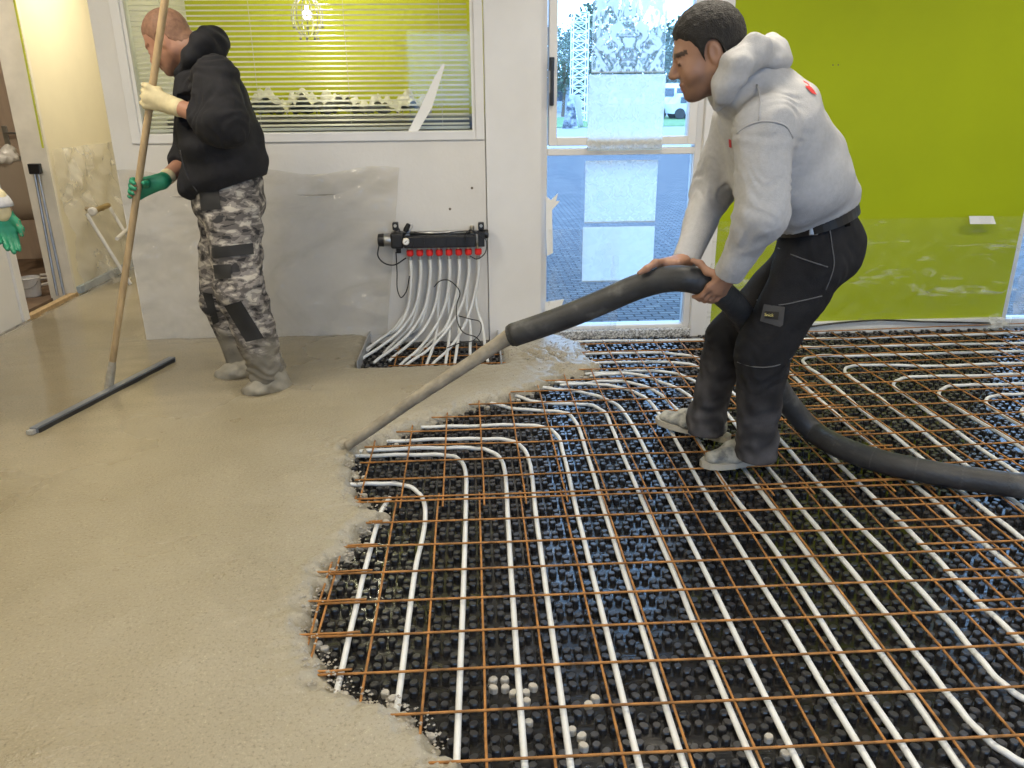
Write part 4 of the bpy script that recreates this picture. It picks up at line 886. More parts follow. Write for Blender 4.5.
def loose_hand(sd, W, d, n, side, fr=.0095):
    """relaxed hand: d finger direction, n palm normal, side = thumb direction"""
    d, n, side = nrm(d), nrm(n), nrm(side)
    for i in range(4):
        a = (1.5-i)*.0205; K = W+d*(.088, .092, .088, .08)[i]+side*a
        L = (.044, .048, .044, .034)[i], (.026, .03, .028, .021)[i], (.021, .022, .021, .018)[i]; P = [K]; th = .25+.1*i
        for l in L: P.append(P[-1]+l*(d*math.cos(th)+n*math.sin(th))); th += .38
        sd.chain(P, [fr*1.12, fr*1.05, fr*.95, fr*.8], .004); sd.cone(W+side*a*.6, K, .017, fr*1.25, .014)
    P = [W+d*.02+side*.018, W+d*.055+side*.042+n*.012, W+d*.085+side*.052+n*.024, W+d*.108+side*.05+n*.032]; sd.chain(P, [.017, .013, .011, .0085], .012)
def limbs(sd, J, r, k=.03):
    for a, b2, ra, rb in r: sd.cone(J[a], J[b2], ra, rb, k)

# ---------------------------------------------------------------- man with the hose
J = dict(neck=wp(738, 82, 2.60), chest=wp(766, 128, 2.62), waist=wp(812, 214, 2.78), pelvis=wp(822, 240, 2.81),
         sL=wp(764, 126, 2.45), eL=wp(762, 212, 2.40), wL=wp(730, 273, 2.52), sR=wp(738, 122, 2.83), eR=wp(713, 190, 2.90), wR=wp(686, 259, 2.74),
         hL=wp(812, 262, 2.71), hR=wp(808, 258, 2.92), kL=wp(763, 352, 2.66), kR=wp(729, 340, 2.96), aL=wp(756, 440, 2.69), aR=wp(706, 416, 3.0))
HOSE_R = .045
tipp = gp(347, 443, .075)
hose_px = [(513, 335, 2.84), (560, 319, 2.78), (600, 303, 2.73), (640, 286, 2.67), (668, 279, 2.63), (690, 279.5, 2.60), (712, 287, 2.62), (732, 302, 2.70), (750, 328, 2.80), (768, 366, 2.86)]
hose_c = [wp(*p_) for p_ in hose_px]+[wp(786, 400, 2.95), gp(812, 430, .10), gp(840, 447, .09), gp(880, 461, .09), gp(940, 474, .09), gp(1000, 483, .09), gp(1060, 491, .09), gp(1180, 505, .09), gp(1350, 530, .09)]
HS = spline(hose_c, 10)
ho = tag(empty('pump_hose', HS[60]), 'thick black rubber pump hose held by the man in grey', 'hose')
rr_ = np.full(len(HS), HOSE_R)
V, Fc = tube(HS, rr_, 20); hose_m = M('hose_rubber', (.03, .03, .03), .5, vscale=7, bump=.2, bscale=60, sc=(1, 1, 1), detail=6, stops=[(.38, (.022, .023, .025)), (.56, (.04, .041, .043)), (.72, (.13, .13, .125))]); hbody = mk('hose_tube', V, Fc, hose_m, ho, smooth=True)
seam_m = M('hose_band', (.055, .055, .056), .6, vary=.3)
cum = np.r_[0, np.cumsum(np.linalg.norm(np.diff(HS, axis=0), axis=1))]
for s_ in np.arange(1.05, cum[-1]-.1, .145):
    if s_ < 1.7: continue
    p_ = np.array([np.interp(s_, cum, HS[:, i]) for i in range(3)]); q_ = np.array([np.interp(s_+.006, cum, HS[:, i]) for i in range(3)])
    V, Fc = tube([p_, q_], HOSE_R+.0015, 20, False); mk('band', V, Fc, seam_m, ho)
d0 = nrm(hose_c[0]-hose_c[1])
nz = spline([hose_c[0]-d0*.12, hose_c[0], hose_c[0]*.72+tipp*.28, hose_c[0]*.4+tipp*.6, hose_c[0]*.12+tipp*.88+np.array([0, 0, -.01]), tipp+np.array([.0, 0, -.012])], 8)
V, Fc = tube(nz, np.interp(np.linspace(0, 1, len(nz)), [0, .2, .27, 1], [.034, .033, .026, .020]), 18)
mk('nozzle_pipe', V, Fc, M('crusted_nozzle', (.30, .265, .205), .6, vary=.3, vscale=18, bump=.2), ho, smooth=True)
V, Fc = tube([hose_c[0]+d0*.012, hose_c[0]-d0*.012], [.041, .0455], 18); mk('hose_end', V, Fc, hose_m, ho)
fwd = nrm((-1, .14, 0)); lft = nrm((-.14, -1, 0))
hA = head_frame(np.array([-.93, .13, -.30]), (0, 0, 1)); hC = wp(707, 51, 2.56); SC = 1.05
bd_ = Sdf(); T = head(bd_, hC, hA, J['neck']+np.array([.02, 0, -.03]), SC)
bd_.econe(J['waist'], J['chest'], lft, (.13, .10), (.15, .10)).econe(J['chest'], J['neck'], lft, (.14, .08), (.06, .06)).econe(J['pelvis'], J['waist'], lft, (.14, .10), (.13, .10))
limbs(bd_, J, [('sL', 'eL', .045, .038), ('eL', 'wL', .038, .029), ('sR', 'eR', .045, .038), ('eR', 'wR', .038, .029), ('hL', 'kL', .075, .055), ('kL', 'aL', .055, .04), ('hR', 'kR', .075, .055), ('kR', 'aR', .055, .04)])
iN = int(np.argmin(np.linalg.norm(HS-wp(707, 285, 2.61), axis=1))); iF = int(np.argmin(np.linalg.norm(HS-wp(667, 279, 2.63), axis=1)))
def hax(i): return nrm(HS[i-2]-HS[i+2])
grip(bd_, HS[iN], hax(iN), HOSE_R, (.1, -.9, .42), (0, -.4, -.9), J['wL'], 1, thumb=[(.052, -.35, .006), (.072, -.85, .004), (.094, -1.15, .001)])
grip(bd_, HS[iF], hax(iF), HOSE_R, (0, .45, .9), (0, .9, -.35), J['wR'], 1, thumb=[(.035, -.45, .006), (.060, -.95, .003), (.085, -1.2, .001)])
def cols_a(V):
    q = (V-hC)@hA.T/SC; c = np.ones((len(V), 3))
    sm = lambda x, e0, e1: np.clip((x-e0)/(e1-e0), 0, 1)
    st_ = sm(-q[:, 2], .040, .062)*sm(q[:, 2], -.17, -.14)*sm(q[:, 0], -.045, -.015)*(np.abs(q[:, 1]) < .1); chk = sm(-q[:, 2]+np.clip(q[:, 0]-.045, 0, 1)*-.6*(np.abs(q[:, 1]) > .022), .036, .056); st_ = st_*chk
    c = c*(1-st_[:, None])+st_[:, None]*np.array([.60, .62, .66])
    lip = (q[:, 2] < -.06) & (q[:, 2] > -.088) & (np.abs(q[:, 1]) < .02) & (q[:, 0] > .085); c[lip] = (.85, .62, .6)
    eb = (np.abs(q[:, 1]) > .012) & (np.abs(q[:, 1]) < .055) & (q[:, 2] > .008) & (q[:, 2] < .021) & (q[:, 0] > .05); c[eb] = (.12, .11, .11)
    lid = (np.abs(np.abs(q[:, 1])-.033) < .014) & (np.abs(q[:, 2]+.012) < .005) & (q[:, 0] > .05); c[lid] = (.2, .16, .16)
    return c
per = sdf_obj('person', bd_, .0042, skin_a, base=(.95, 2.8, 0), cols=cols_a)
tag(per, 'person in a pale grey hoodie and dusty black work trousers bending over a hose', 'person')
def hair_of(src, C, A, s, par, mat, name, line, grow, seed):
    sd = Sdf(); sd._add(lambda P: src(P), C-.13*s, C+.15*s, 0); xs, zs = zip(*line)
    def clip(P):
        q = (P-C)@A.T/s; z = np.interp(q[:, 0], xs, zs)+.003*np.sin(q[:, 0]*300)+.002*np.sin(q[:, 1]*240); ear = np.linalg.norm((q-np.array([-.006, 0, -.014]))/np.array([.026, 1, .040]), axis=1)
        return np.maximum((z-q[:, 2]), (1-ear)*.03*(np.abs(q[:, 1]) > .055)-.001*(np.abs(q[:, 1]) <= .055))*s
    def gr(P):
        q = (P-C)@A.T/s; z = np.interp(q[:, 0], xs, zs); return (grow*np.clip((q[:, 2]-z)/.02+.15, .15, 1)+grow*.10*wav(P, seed, .022, 7))*(1+.5*np.clip(q[:, 2]*8, 0, 1))
    return sdf_obj(name, sd, .004, mat, par, fold=gr, clip=clip)
hair_of(bd_, hC, hA, SC, per, M('dark_hair', (.014, .012, .011), .75, vary=.5, vscale=60, bump=.5, bscale=220), 'hair', [(-.13, -.080), (-.07, -.075), (-.038, -.045), (-.03, -.02), (.022, -.026), (.034, .022), (.058, .046), (.085, .060), (.12, .062)], .008, 5)
hood_m = M('grey_sweat', (.44, .44, .45), .85, vary=.06, vscale=70, bump=.25, bscale=260, spec=.2, attr=True)
hd_ = Sdf(); K = J
hd_.econe(K['waist']+np.array([-.01, 0, .03]), K['chest']*.55+K['waist']*.45, lft, (.192, .152), (.205, .165), .09)
hd_.econe(K['chest']*.55+K['waist']*.45, K['chest']+np.array([.01, 0, .03]), lft, (.205, .165), (.20, .148), .09)
hd_.cone(wp(754, 82, 2.60), wp(736, 84, 2.60), .095, .080, .04)
hd_.econe(K['chest']+np.array([.01, 0, .03]), K['neck']+np.array([.015, 0, -.02]), lft, (.18, .125), (.085, .09), .05)
fr_ = wp(776, 252, 2.72); hd_.econe(fr_, K['waist']+np.array([.03, 0, .01]), lft, (.17, .075), (.19, .12), .05)     # front hem hangs lower
limbs(hd_, K, [('sL', 'eL', .092, .076), ('eL', 'wL', .076, .047), ('sR', 'eR', .088, .072), ('eR', 'wR', .072, .045)], .045)
HEM0, HEM1 = wp(748, 252, 2.64), wp(872, 197, 2.66); HEMN = np.cross(HEM1-HEM0, lft); HEMN = nrm(HEMN)*(-1 if HEMN[2] > 0 else 1); K2W = J['waist'].copy(); KW = dict(J)
def folds(P, amp=.0035):
    d = amp*wav(P, 41, .11, 7)
    for e, ax_, ph in ((K['eL'], K['wL']-K['eL'], 0), (K['eR'], K['wR']-K['eR'], 1), (K['waist'], K['chest']-K['waist'], 2), (K['sL'], K['eL']-K['sL'], 3)):
        q = P-e; t_ = q@nrm(ax_); m_ = np.exp(-(np.linalg.norm(q, axis=1)/.13)**2); d += m_*.0034*np.sin(t_*2*PI/.055+5*wav(P, 50+ph, .16, 5))*(1+.6*wav(P, 58+ph, .09, 4))
    e = (P-HEM0)@HEMN; return d-.018*np.exp(-(e/.035)**2)*(np.linalg.norm(P-K2W, axis=1) < .34)
def cols_h(V): return np.ones((len(V), 3))
def hood_clip(P):
    d = (P-HEM0)@HEMN; near = np.full(len(P), False)
    for w_, e_ in (('wL', 'eL'), ('wR', 'eR')):
        a_ = nrm(KW[w_]-KW[e_]); q = P-KW[w_]; m_ = np.linalg.norm(q, axis=1) < .13; t_ = (P-KW[e_])@a_/np.linalg.norm(KW[w_]-KW[e_])
        ax = np.linalg.norm(P-KW[e_]-np.clip(t_, 0, 1.2)[:, None]*(KW[w_]-KW[e_]), axis=1) < .085
        d = np.where(ax & (t_ > -.1), -1, d); d = np.where(m_ & ax, np.maximum(d, (q@a_)-.012), d)
    return d
hoodie = sdf_obj('hoodie', hd_, .0065, hood_m, per, fold=folds, cols=cols_h, clip=lambda P: hood_clip(P))
ho_ = Sdf(); hp = [wp(718, 106, 2.52), wp(725, 88, 2.46), wp(738, 64, 2.45), wp(754, 51, 2.49), wp(771, 54, 2.58), wp(769, 55, 2.68), wp(752, 60, 2.75), wp(737, 76, 2.75), wp(724, 100, 2.68)]
ho_.chain([np.array(p_) for p_ in hp], [.024, .030, .036, .042, .046, .044, .040, .034, .024], .04); ho_.ell(wp(768, 60, 2.61), (.06, .11, .04), np.eye(3), .04)
sdf_obj('hood', ho_, .006, hood_m, hoodie, fold=lambda P: .003*wav(P, 77, .07, 7)+.004*wav(P, 79, .15, 5), cols=cols_h)
seam = M('seam_grey', (.42, .42, .435), .9)
def on_surface(pts, sd, off=.0, fold=None):
    out = []
    for p_ in pts:                                   # slide the point along the view line onto the cloth
        d_ = nrm(np.array(p_)-CC); t_ = np.linalg.norm(np.array(p_)-CC)-.35
        for _ in range(60):
            x = CC+d_*t_; v_ = sd(x[None])[0]-(fold(x[None])[0] if fold else 0); t_ += min(max(v_, -.02), .05)*.8
            if abs(v_) < 5e-4: break
        out.append(CC+d_*(t_-off-.0015))
    return out
def seam_line(px, Y, sd, par, mat, fold=None, r=.0028, name='seam'):
    P = on_surface([wp(x, y, Y) for x, y in px], sd, .0006, fold); V, Fc = tube(spline(P, 5), r, 6); return mk(name, V, Fc, mat, par, smooth=True)
seam_line([(737, 133), (745, 127), (758, 122), (775, 122), (787, 127), (793, 138)], 2.45, hd_, hoodie, seam, folds)
seam_line([(757, 85), (760, 100), (759, 121)], 2.5, hd_, hoodie, seam, folds)
def patch(px, Y, sd, par, mat, name, fold=None, off=.002):
    P = on_surface([wp(x, y, Y) for x, y in px], sd, off, fold); c = np.mean(P, 0); n = len(P); c = on_surface([c], sd, off, fold)[0]
    return mk(name, P+[c], [(i, (i+1) % n, n) for i in range(n)], mat, par)
red_print = M('red_print', (.55, .03, .03), .7)
patch([(803, 80), (808, 83), (814, 90), (817, 95), (812, 93), (806, 87)], 2.6, hd_, hoodie, red_print, 'back_print', folds, .006)
patch([(728.5, 139), (731, 140), (731.5, 148), (729, 147)], 2.5, hd_, hoodie, red_print, 'chest_print', folds, .005)
# trousers
trm = M('black_work_cloth', (.016, .016, .018), .85, vary=.35, vscale=9, bump=.25, bscale=240, spec=.2, attr=True)
tr_ = Sdf()
BW = wp(829, 224, 2.62)-lft*.172; BAX = nrm((-.36, 0, 1)); BTA = nrm(np.cross(lft, BAX)); BTA = BTA if BTA[0] > 0 else -BTA
tr_.econe(K['pelvis']+np.array([-.005, 0, -.02]), BW, lft, (.172, .155), (.168, .134), .05)
limbs(tr_, K, [('hL', 'kL', .122, .095), ('kL', 'aL', .092, .074), ('hR', 'kR', .118, .09), ('kR', 'aR', .088, .07)], .035)
for a in ('aL', 'aR'): tr_.cone(K[a], K[a]+np.array([.005, 0, -.055]), .076, .074, .02)
def tfold(P):
    d = .005*wav(P, 61, .10, 7)
    for e, L in ((K['kL'], K['aL']-K['kL']), (K['aL'], K['aL']-K['kL']), (K['kR'], K['aR']-K['kR']), (K['aR'], K['aR']-K['kR']), (K['hL'], K['kL']-K['hL'])):
        q = P-e; d += np.exp(-(np.linalg.norm(q, axis=1)/.12)**2)*.0045*np.sin(q@nrm(L)*2*PI/.06+5*wav(P, 66, .17, 5))
    return d
def cols_t(V):
    t_ = np.clip((.50-V[:, 2])/.35, 0, 1)*(.75+.4*np.clip(wav(V, 70, .08, 6), -1, 1)); return 1+np.clip(t_, 0, 1.2)[:, None]*np.array([4.6, 4.4, 4.1])
def hemclip(P):
    d = np.full(len(P), -1.0)
    for a, k_ in (('aL', 'kL'), ('aR', 'kR')):
        q = P-K[a]; nr_ = np.linalg.norm(q, axis=1) < .17; d = np.where(nr_, np.maximum(d, -(q[:, 2]+.075)), d)
    d = np.maximum(d, (P-BW)@BAX-.02); return d
trs = sdf_obj('trousers', tr_, .0065, trm, per, fold=tfold, cols=cols_t, clip=hemclip)
stitch = M('grey_stitch', (.12, .12, .125), .8)
seam_line([(778, 248), (795, 256), (815, 263), (828, 267)], 2.6, tr_, trs, stitch, tfold, .0022, 'pocket_seam'); seam_line([(829, 224), (832, 245), (834, 266), (826, 290)], 2.6, tr_, trs, stitch, tfold, .002, 'side_seam')
seam_line([(757, 300), (780, 305), (805, 300), (822, 296)], 2.6, tr_, trs, stitch, tfold, .0022, 'pocket_seam'); seam_line([(737, 362), (755, 367), (775, 366), (792, 358)], 2.6, tr_, trs, stitch, tfold, .0022, 'knee_seam')
pt = patch([(764, 304), (785, 307), (783, 325), (780, 327), (760, 321)], 2.6, tr_, trs, M('pocket_patch', (.055, .055, .058), .8), 'pocket_patch', tfold, .004)
lb = patch([(765.5, 311), (779, 312), (778, 320), (764.5, 318)], 2.6, tr_, trs, M('logo_black', (.012, .012, .012), .6), 'logo_label', tfold, .007)
cv = bpy.data.curves.new('lettering', 'FONT'); cv.body = 'Snickers'; cv.size = .0155; cv.extrude = .0006; cv.align_x = 'CENTER'; cv.align_y = 'CENTER'
to = bpy.data.objects.new('lettering_curve', cv); COL.objects.link(to)
me = bpy.data.meshes.new_from_object(to.evaluated_get(bpy.context.evaluated_depsgraph_get())); bpy.data.objects.remove(to)
me.materials.clear(); me.materials.append(M('logo_yellow', (.62, .52, .16), .6))
lo_ = bpy.data.objects.new('lettering', me); COL.objects.link(lo_); lo_.parent = lb
lq = on_surface([wp(771.7, 315.3, 2.6)], tr_, .0115, tfold)[0]; xa = nrm(wp(779, 316, 2.6)-wp(765, 314.6, 2.6)); na_ = nrm(CC-lq); na_ = nrm(na_-xa*(na_@xa)); ya = np.cross(na_, xa); lq = lq-BASE[per.name]
lo_.matrix_local = Matrix(((xa[0], ya[0], na_[0], lq[0]), (xa[1], ya[1], na_[1], lq[1]), (xa[2], ya[2], na_[2], lq[2]), (0, 0, 0, 1)))
# belt
bt = Sdf(); bw = BW; bax = BAX
tang = BTA; ring = []
for k in range(41):
    th = 2*PI*k/40; ring.append(bw+lft*.172*math.cos(th)+tang*.139*math.sin(th))
V = []; 
for p_ in ring[:-1]:
    o_ = nrm(p_-bw)
    for a, r_ in ((-.021, 0), (.021, 0), (.021, .006), (-.021, .006)): V.append(p_+bax*a+o_*r_)
Fc = []
for k in range(40):
    for a in range(4): Fc.append((4*k+a, 4*k+(a+1) % 4, 4*((k+1) % 40)+(a+1) % 4, 4*((k+1) % 40)+a))
belt = mk('belt', V, Fc, M('black_leather', (.014, .013, .013), .4, vary=.3), trs)
bq = on_surface([wp(814, 230, 2.6)], tr_, .010, tfold)[0]; G().box(bq-np.array([.016, .004, .018]), bq+np.array([.016, .004, .018]), .004).out('buckle', steel, trs)
for x, y in ((846, 218),):
    lq_ = on_surface([wp(x, y, 2.7)], tr_, .012, tfold)[0]; G().obox(lq_, [nrm(np.cross(bax, CC-lq_)), nrm(CC-lq_), bax], (.009, .004, .03)).out('belt_loop', trm, trs)
# shoes
def shoe(par, heel, toe, zb, mat, solem, name='shoe', L=None, hgt=.075):
    heel = np.array([heel[0], heel[1], zb]); toe = np.array([toe[0], toe[1], zb]); d = nrm(toe-heel); sd_ = np.cross((0, 0, 1), d); Ln = np.linalg.norm(toe-heel)
    P_ = lambda a, b2, c: heel+d*a*Ln+sd_*b2+np.array([0, 0, c])
    s = Sdf(); s.econe(P_(.16, 0, .05), P_(.55, 0, .045), sd_, (.036, .036), (.045, .032), .03); s.econe(P_(.55, 0, .045), P_(.87, .004, .036), sd_, (.046, .032), (.038, .024), .03)
    s.cone(P_(.18, 0, .055), P_(.22, 0, .055+hgt), .038, .042, .04); s.cone(P_(.25, 0, .09), P_(.62, 0, .062), .036, .026, .03)
    o = sdf_obj(name, s, .005, mat, par, fold=lambda P: .002*wav(P, 81, .05, 6), clip=lambda P: (zb+.014)-P[:, 2])
    w_ = [(0, .024), (.06, .034), (.2, .036), (.4, .034), (.6, .046), (.78, .047), (.92, .036), (1.0, .012)]
    pts = [(a, b2) for a, b2 in w_]+[(a, -b2) for a, b2 in reversed(w_)]
    V = [P_(a*1.01-.005, b2*1.03, 0) for a, b2 in pts]+[P_(a*1.01-.005, b2*1.03, .024+.012*max(0, a-.8)) for a, b2 in pts]; n = len(pts)
    mk('sole', V, [tuple(range(n-1, -1, -1)), tuple(range(n, 2*n))]+[(i, (i+1) % n, (i+1) % n+n, i+n) for i in range(n)], solem, o)
    for q in range(4):
        a = .42+q*.07; V, Fc = tube([P_(a, -.03, .078-q*.007), P_(a+.02, 0, .100-q*.010), P_(a, .03, .078-q*.007)], .003, 6); mk('lace', V, Fc, solem, o, smooth=True)
    return o
shoe_m = M('dusty_shoe', (.3, .29, .26), .8, vscale=24, bump=.25, stops=[(.35, (.13, .135, .13)), (.5, (.30, .30, .27)), (.68, (.44, .43, .38))]); sole_m = M('shoe_sole', (.44, .41, .34), .7, vary=.15)
tl, hl = gp(701, 466, .045), gp(771, 460, .045); tf, hf_ = gp(657, 421, .045), gp(728, 441, .045)
shoe(per, hl, tl, .0425, shoe_m, sole_m); shoe(per, hf_, tf, .0445, shoe_m, sole_m)

# ---------------------------------------------------------------- squeegee
SL, SR = gp(34, 433, .06), gp(173, 361, .06); sdv = nrm(SR-SL); sn = nrm(np.cross(sdv, (0, 0, 1)))
pb = gp(109, 386, .075); pt_ = wp(167, -14, 3.62)
sq = tag(empty('floor_squeegee', (SL+SR)/2), 'long grey squeegee on a wooden pole pushed over the wet screed', 'squeegee')
mid = (SL+SR)/2
G().obox(mid+np.array([0, 0, .012]), [sdv, sn, (0, 0, 1)], (np.linalg.norm(SR-SL)/2, .017, .012)).out('blade_bar', M('blue_grey_alu', (.22, .245, .29), .4, .5, vary=.15), sq)
G().obox(mid+np.array([0, 0, -.004])+sn*.016, [sdv, sn, (0, 0, 1)], (np.linalg.norm(SR-SL)/2-.01, .004, .02)).out('rubber_lip', black_rub, sq)
G().obox(SL+sdv*-.01+np.array([0, 0, .01]), [sdv, sn, (0, 0, 1)], (.015, .014, .009)).out('end_cap', zinc, sq)
G().tube([mid*.25+pb*.75-(pt_-pb)*.012, pb, pb+(pt_-pb)*.035, pb+(pt_-pb)*.075], [.022, .022, .021, .018], 12).out('socket', M('crusted_socket', (.34, .31, .25), .7, vary=.3, vscale=30), sq)
V, Fc = tube([pb+(pt_-pb)*t_ for t_ in np.linspace(.03, 1.08, 12)], .0155, 14); mk('pole', V, Fc, wood_pole, sq, smooth=True)
pole_at = lambda y: min((pb+(pt_-pb)*t_ for t_ in np.linspace(0, 1.05, 400)), key=lambda p_: abs(384-F*((p_-CC)@CU)/((p_-CC)@CF)-y))

# ---------------------------------------------------------------- man with the squeegee
c1, c2 = pole_at(96), pole_at(190)
K1 = dict(neck=wp(197, 50, 3.78), chest=wp(212, 105, 3.80), waist=wp(226, 172, 3.84), pelvis=wp(229, 198, 3.85),
          sL=wp(216, 80, 3.60), eL=wp(222, 122, 3.52), wL=c1+np.array([.085, -.035, -.035]), sR=wp(202, 82, 4.0), eR=wp(190, 158, 4.02), wR=c2+np.array([.085, .075, .03]),
          hL=wp(232, 212, 3.76), hR=wp(226, 212, 3.96), kL=wp(241, 292, 3.68), kR=wp(221, 298, 3.98), aL=wp(266, 366, 3.74), aR=wp(242, 355, 4.02))
K = K1; fwd1 = nrm((-1, .1, 0)); lft1 = nrm((-.1, -1, 0))
h1 = wp(168, 40, 3.80); hA1 = head_frame((-.86, .08, -.50)); S1 = 1.02
b1_ = Sdf(); T1 = head(b1_, h1, hA1, K['neck']+np.array([.03, 0, -.04]), S1, .062)
b1_.econe(K['waist'], K['chest'], lft1, (.13, .11), (.15, .11)).econe(K['chest'], K['neck'], lft1, (.14, .08), (.06, .06)).econe(K['pelvis'], K['waist'], lft1, (.14, .11), (.13, .11))
limbs(b1_, K, [('sL', 'eL', .048, .042), ('eL', 'wL', .044, .031), ('sR', 'eR', .048, .042), ('eR', 'wR', .044, .031), ('hL', 'kL', .078, .055), ('kL', 'aL', .055, .04), ('hR', 'kR', .078, .055), ('kR', 'aR', .055, .04)])
def grips1(sd, f, which):
    if which in (0, 2): grip(sd, c1, pt_-pb, .0155, (.35, -1, 0), (-1, -.2, 0), K1['wL'], 1, fr=f)
    if which in (1, 2): grip(sd, c2, pt_-pb, .0155, (.4, 1, 0), (-1, .3, 0), K1['wR'], 1, fr=f, thumb=[(.030, -.2, .006), (.040, -.8, .004), (.044, -1.6, .001)])
grips1(b1_, .0088, 2)
def cols_b(V):
    q = (V-h1)@hA1.T/S1; c = np.ones((len(V), 3)); st_ = (q[:, 2] < -.05) & (q[:, 2] > -.13) & (q[:, 0] > 0) & (np.abs(q[:, 1]) < .09); c[st_] = (.85, .85, .85)
    eb = (np.abs(q[:, 1]) > .012) & (np.abs(q[:, 1]) < .055) & (q[:, 2] > .008) & (q[:, 2] < .020) & (q[:, 0] > .05); c[eb] = (.45, .35, .3)
    return c
per1 = sdf_obj('person', b1_, .005, skin_b, base=(-1.1, 3.85, 0), cols=cols_b)
tag(per1, 'person in a black hoodie and grey camouflage trousers smoothing the screed', 'person')
hair_of(b1_, h1, hA1, S1, per1, M('shaved_hair', (.20, .105, .065), .7, vary=.25, vscale=60), 'cropped_hair', [(-.13, -.06), (-.07, -.055), (-.038, -.03), (-.03, -.015), (.022, -.015), (.034, .03), (.058, .056), (.085, .066), (.12, .068)], .0025, 9)
hb_m = M('black_sweat', (.016, .016, .019), .85, vary=.25, vscale=20, bump=.25, bscale=240, spec=.25)
hb = Sdf()
low = wp(228, 168, 3.83)
hb.econe(low, K['chest']*.5+low*.5, lft1, (.205, .185), (.215, .175), .03); hb.econe(K['chest']*.5+low*.5, K['chest']+np.array([.0, 0, .05]), lft1, (.215, .17), (.195, .14), .03)
hb.econe(K['chest']+np.array([0, 0, .05]), K['neck']+np.array([.03, 0, -.02]), lft1, (.18, .12), (.075, .078), .05)
fr1 = wp(195, 188, 3.82); hb.econe(fr1, low, lft1, (.16, .07), (.19, .15), .05)
s1 = K['eL']+(K['wL']-K['eL'])*.45; s2 = K['eR']+(K['wR']-K['eR'])*.40
hb.cone(K['sL'], K['eL'], .098, .10, .05); hb.cone(K['eL'], s1, .10, .066, .05); hb.cone(K['sR'], K['eR'], .095, .085, .05); hb.cone(K['eR'], s2, .08, .055, .04)
def folds1(P):
    d = .005*wav(P, 141, .12, 7)
    for e, ax_, ph in ((K1['eL'], K1['wL']-K1['eL'], 0), (K1['sL'], K1['eL']-K1['sL'], 1), (low, (0, 0, 1), 2)):
        q = P-e; d += np.exp(-(np.linalg.norm(q, axis=1)/.15)**2)*.0045*np.sin(q@nrm(ax_)*2*PI/.07+5*wav(P, 150+ph, .18, 5))
    return d
H1a, H1b = wp(176, 206, 3.83), wp(268, 174, 3.85); H1N = np.cross(H1b-H1a, lft1); H1N = nrm(H1N)*(-1 if H1N[2] > 0 else 1)
def clip1(P):
    d = (P-H1a)@H1N
    for e_, w_, rr_ in ((K1['eL'], s1, .082), (K1['eR'], s2, .07)):
        ab = w_-e_; t_ = np.clip((P-e_)@ab/(ab@ab), 0, 1.5); d = np.where(np.linalg.norm(P-e_-t_[:, None]*ab, axis=1) < rr_, np.maximum(-1, (P-w_)@nrm(ab)-.01), d)
    return d
hood1 = sdf_obj('hoodie', hb, .007, hb_m, per1, fold=lambda P: folds1(P)-.016*np.exp(-(((P-H1a)@H1N)/.035)**2), clip=clip1)
cl_ = Sdf(); hp = [wp(180, 74, 3.70), wp(190, 58, 3.67), wp(203, 42, 3.70), wp(212, 40, 3.80), wp(206, 44, 3.90), wp(194, 58, 3.93), wp(180, 74, 3.88)]
cl_.chain(hp, [.025, .035, .045, .05, .045, .035, .025], .03); cl_.ell(wp(213, 48, 3.80), (.06, .12, .06), np.eye(3), .04)
sdf_obj('hood', cl_, .007, hb_m, hood1, fold=lambda P: .006*wav(P, 177, .08, 7))
seam_line([(180, 150), (187, 175), (197, 192)], 3.6, hb, hood1, M('black_seam', (.03, .03, .034), .8), folds1, .003, 'pocket_seam')
camo, nt, b, out = newmat('camouflage')
nz_ = noise(nt, 20, 2.5, .6, sc=(.7, .7, 1.5), dist=.35); r1 = ramp(nt, nz_.outputs['Fac'], [(0, (.035, .034, .036)), (.40, (.115, .105, .10)), (.50, (.24, .22, .205)), (.585, (.42, .39, .34))], 'CONSTANT')
at2 = nd(nt, 'ShaderNodeAttribute', attribute_name='Col'); mm_ = nd(nt, 'ShaderNodeMix', data_type='RGBA', blend_type='MIX'); nt.links.new(at2.outputs['Fac'], mm_.inputs[0])
nt.links.new(r1.outputs[0], mm_.inputs[6]); mm_.inputs[7].default_value = (.19, .175, .145, 1); nt.links.new(mm_.outputs[2], b.inputs['Base Color']); b.inputs['Roughness'].default_value = .85; b.inputs['Specular IOR Level'].default_value = .2
tc_ = Sdf(); tc_.econe(K['pelvis'], K['waist']+np.array([0, 0, .0]), lft1, (.185, .165), (.17, .15), .04)
limbs(tc_, K, [('hL', 'kL', .132, .105), ('hR', 'kR', .128, .10), ('kR', 'aR', .10, .082)], .035); tc_.cone(K['kL'], K['aL'], .105, .088, .035)
for a in ('aL', 'aR'): tc_.cone(K[a], K[a]+np.array([-.005, 0, -.045]), .086, .075, .02)
def tfold1(P):
    d = .006*wav(P, 161, .10, 7)
    for e, L in ((K1['kL'], K1['aL']-K1['kL']), (K1['aL'], K1['aL']-K1['kL']), (K1['kR'], K1['aR']-K1['kR'])):
        q = P-e; d += np.exp(-(np.linalg.norm(q, axis=1)/.13)**2)*.006*np.sin(q@nrm(L)*2*PI/.06+5*wav(P, 166, .18, 5))
    return d
def cols_c(V):
    t_ = np.clip((.36-V[:, 2])/.16+.35*wav(V, 171, .09, 6), 0, .95); return np.repeat(t_[:, None], 3, 1)
tro1 = sdf_obj('trousers', tc_, .007, camo, per1, fold=tfold1, cols=cols_c)
dkp = M('dark_patch', (.018, .018, .019), .8, vary=.2)
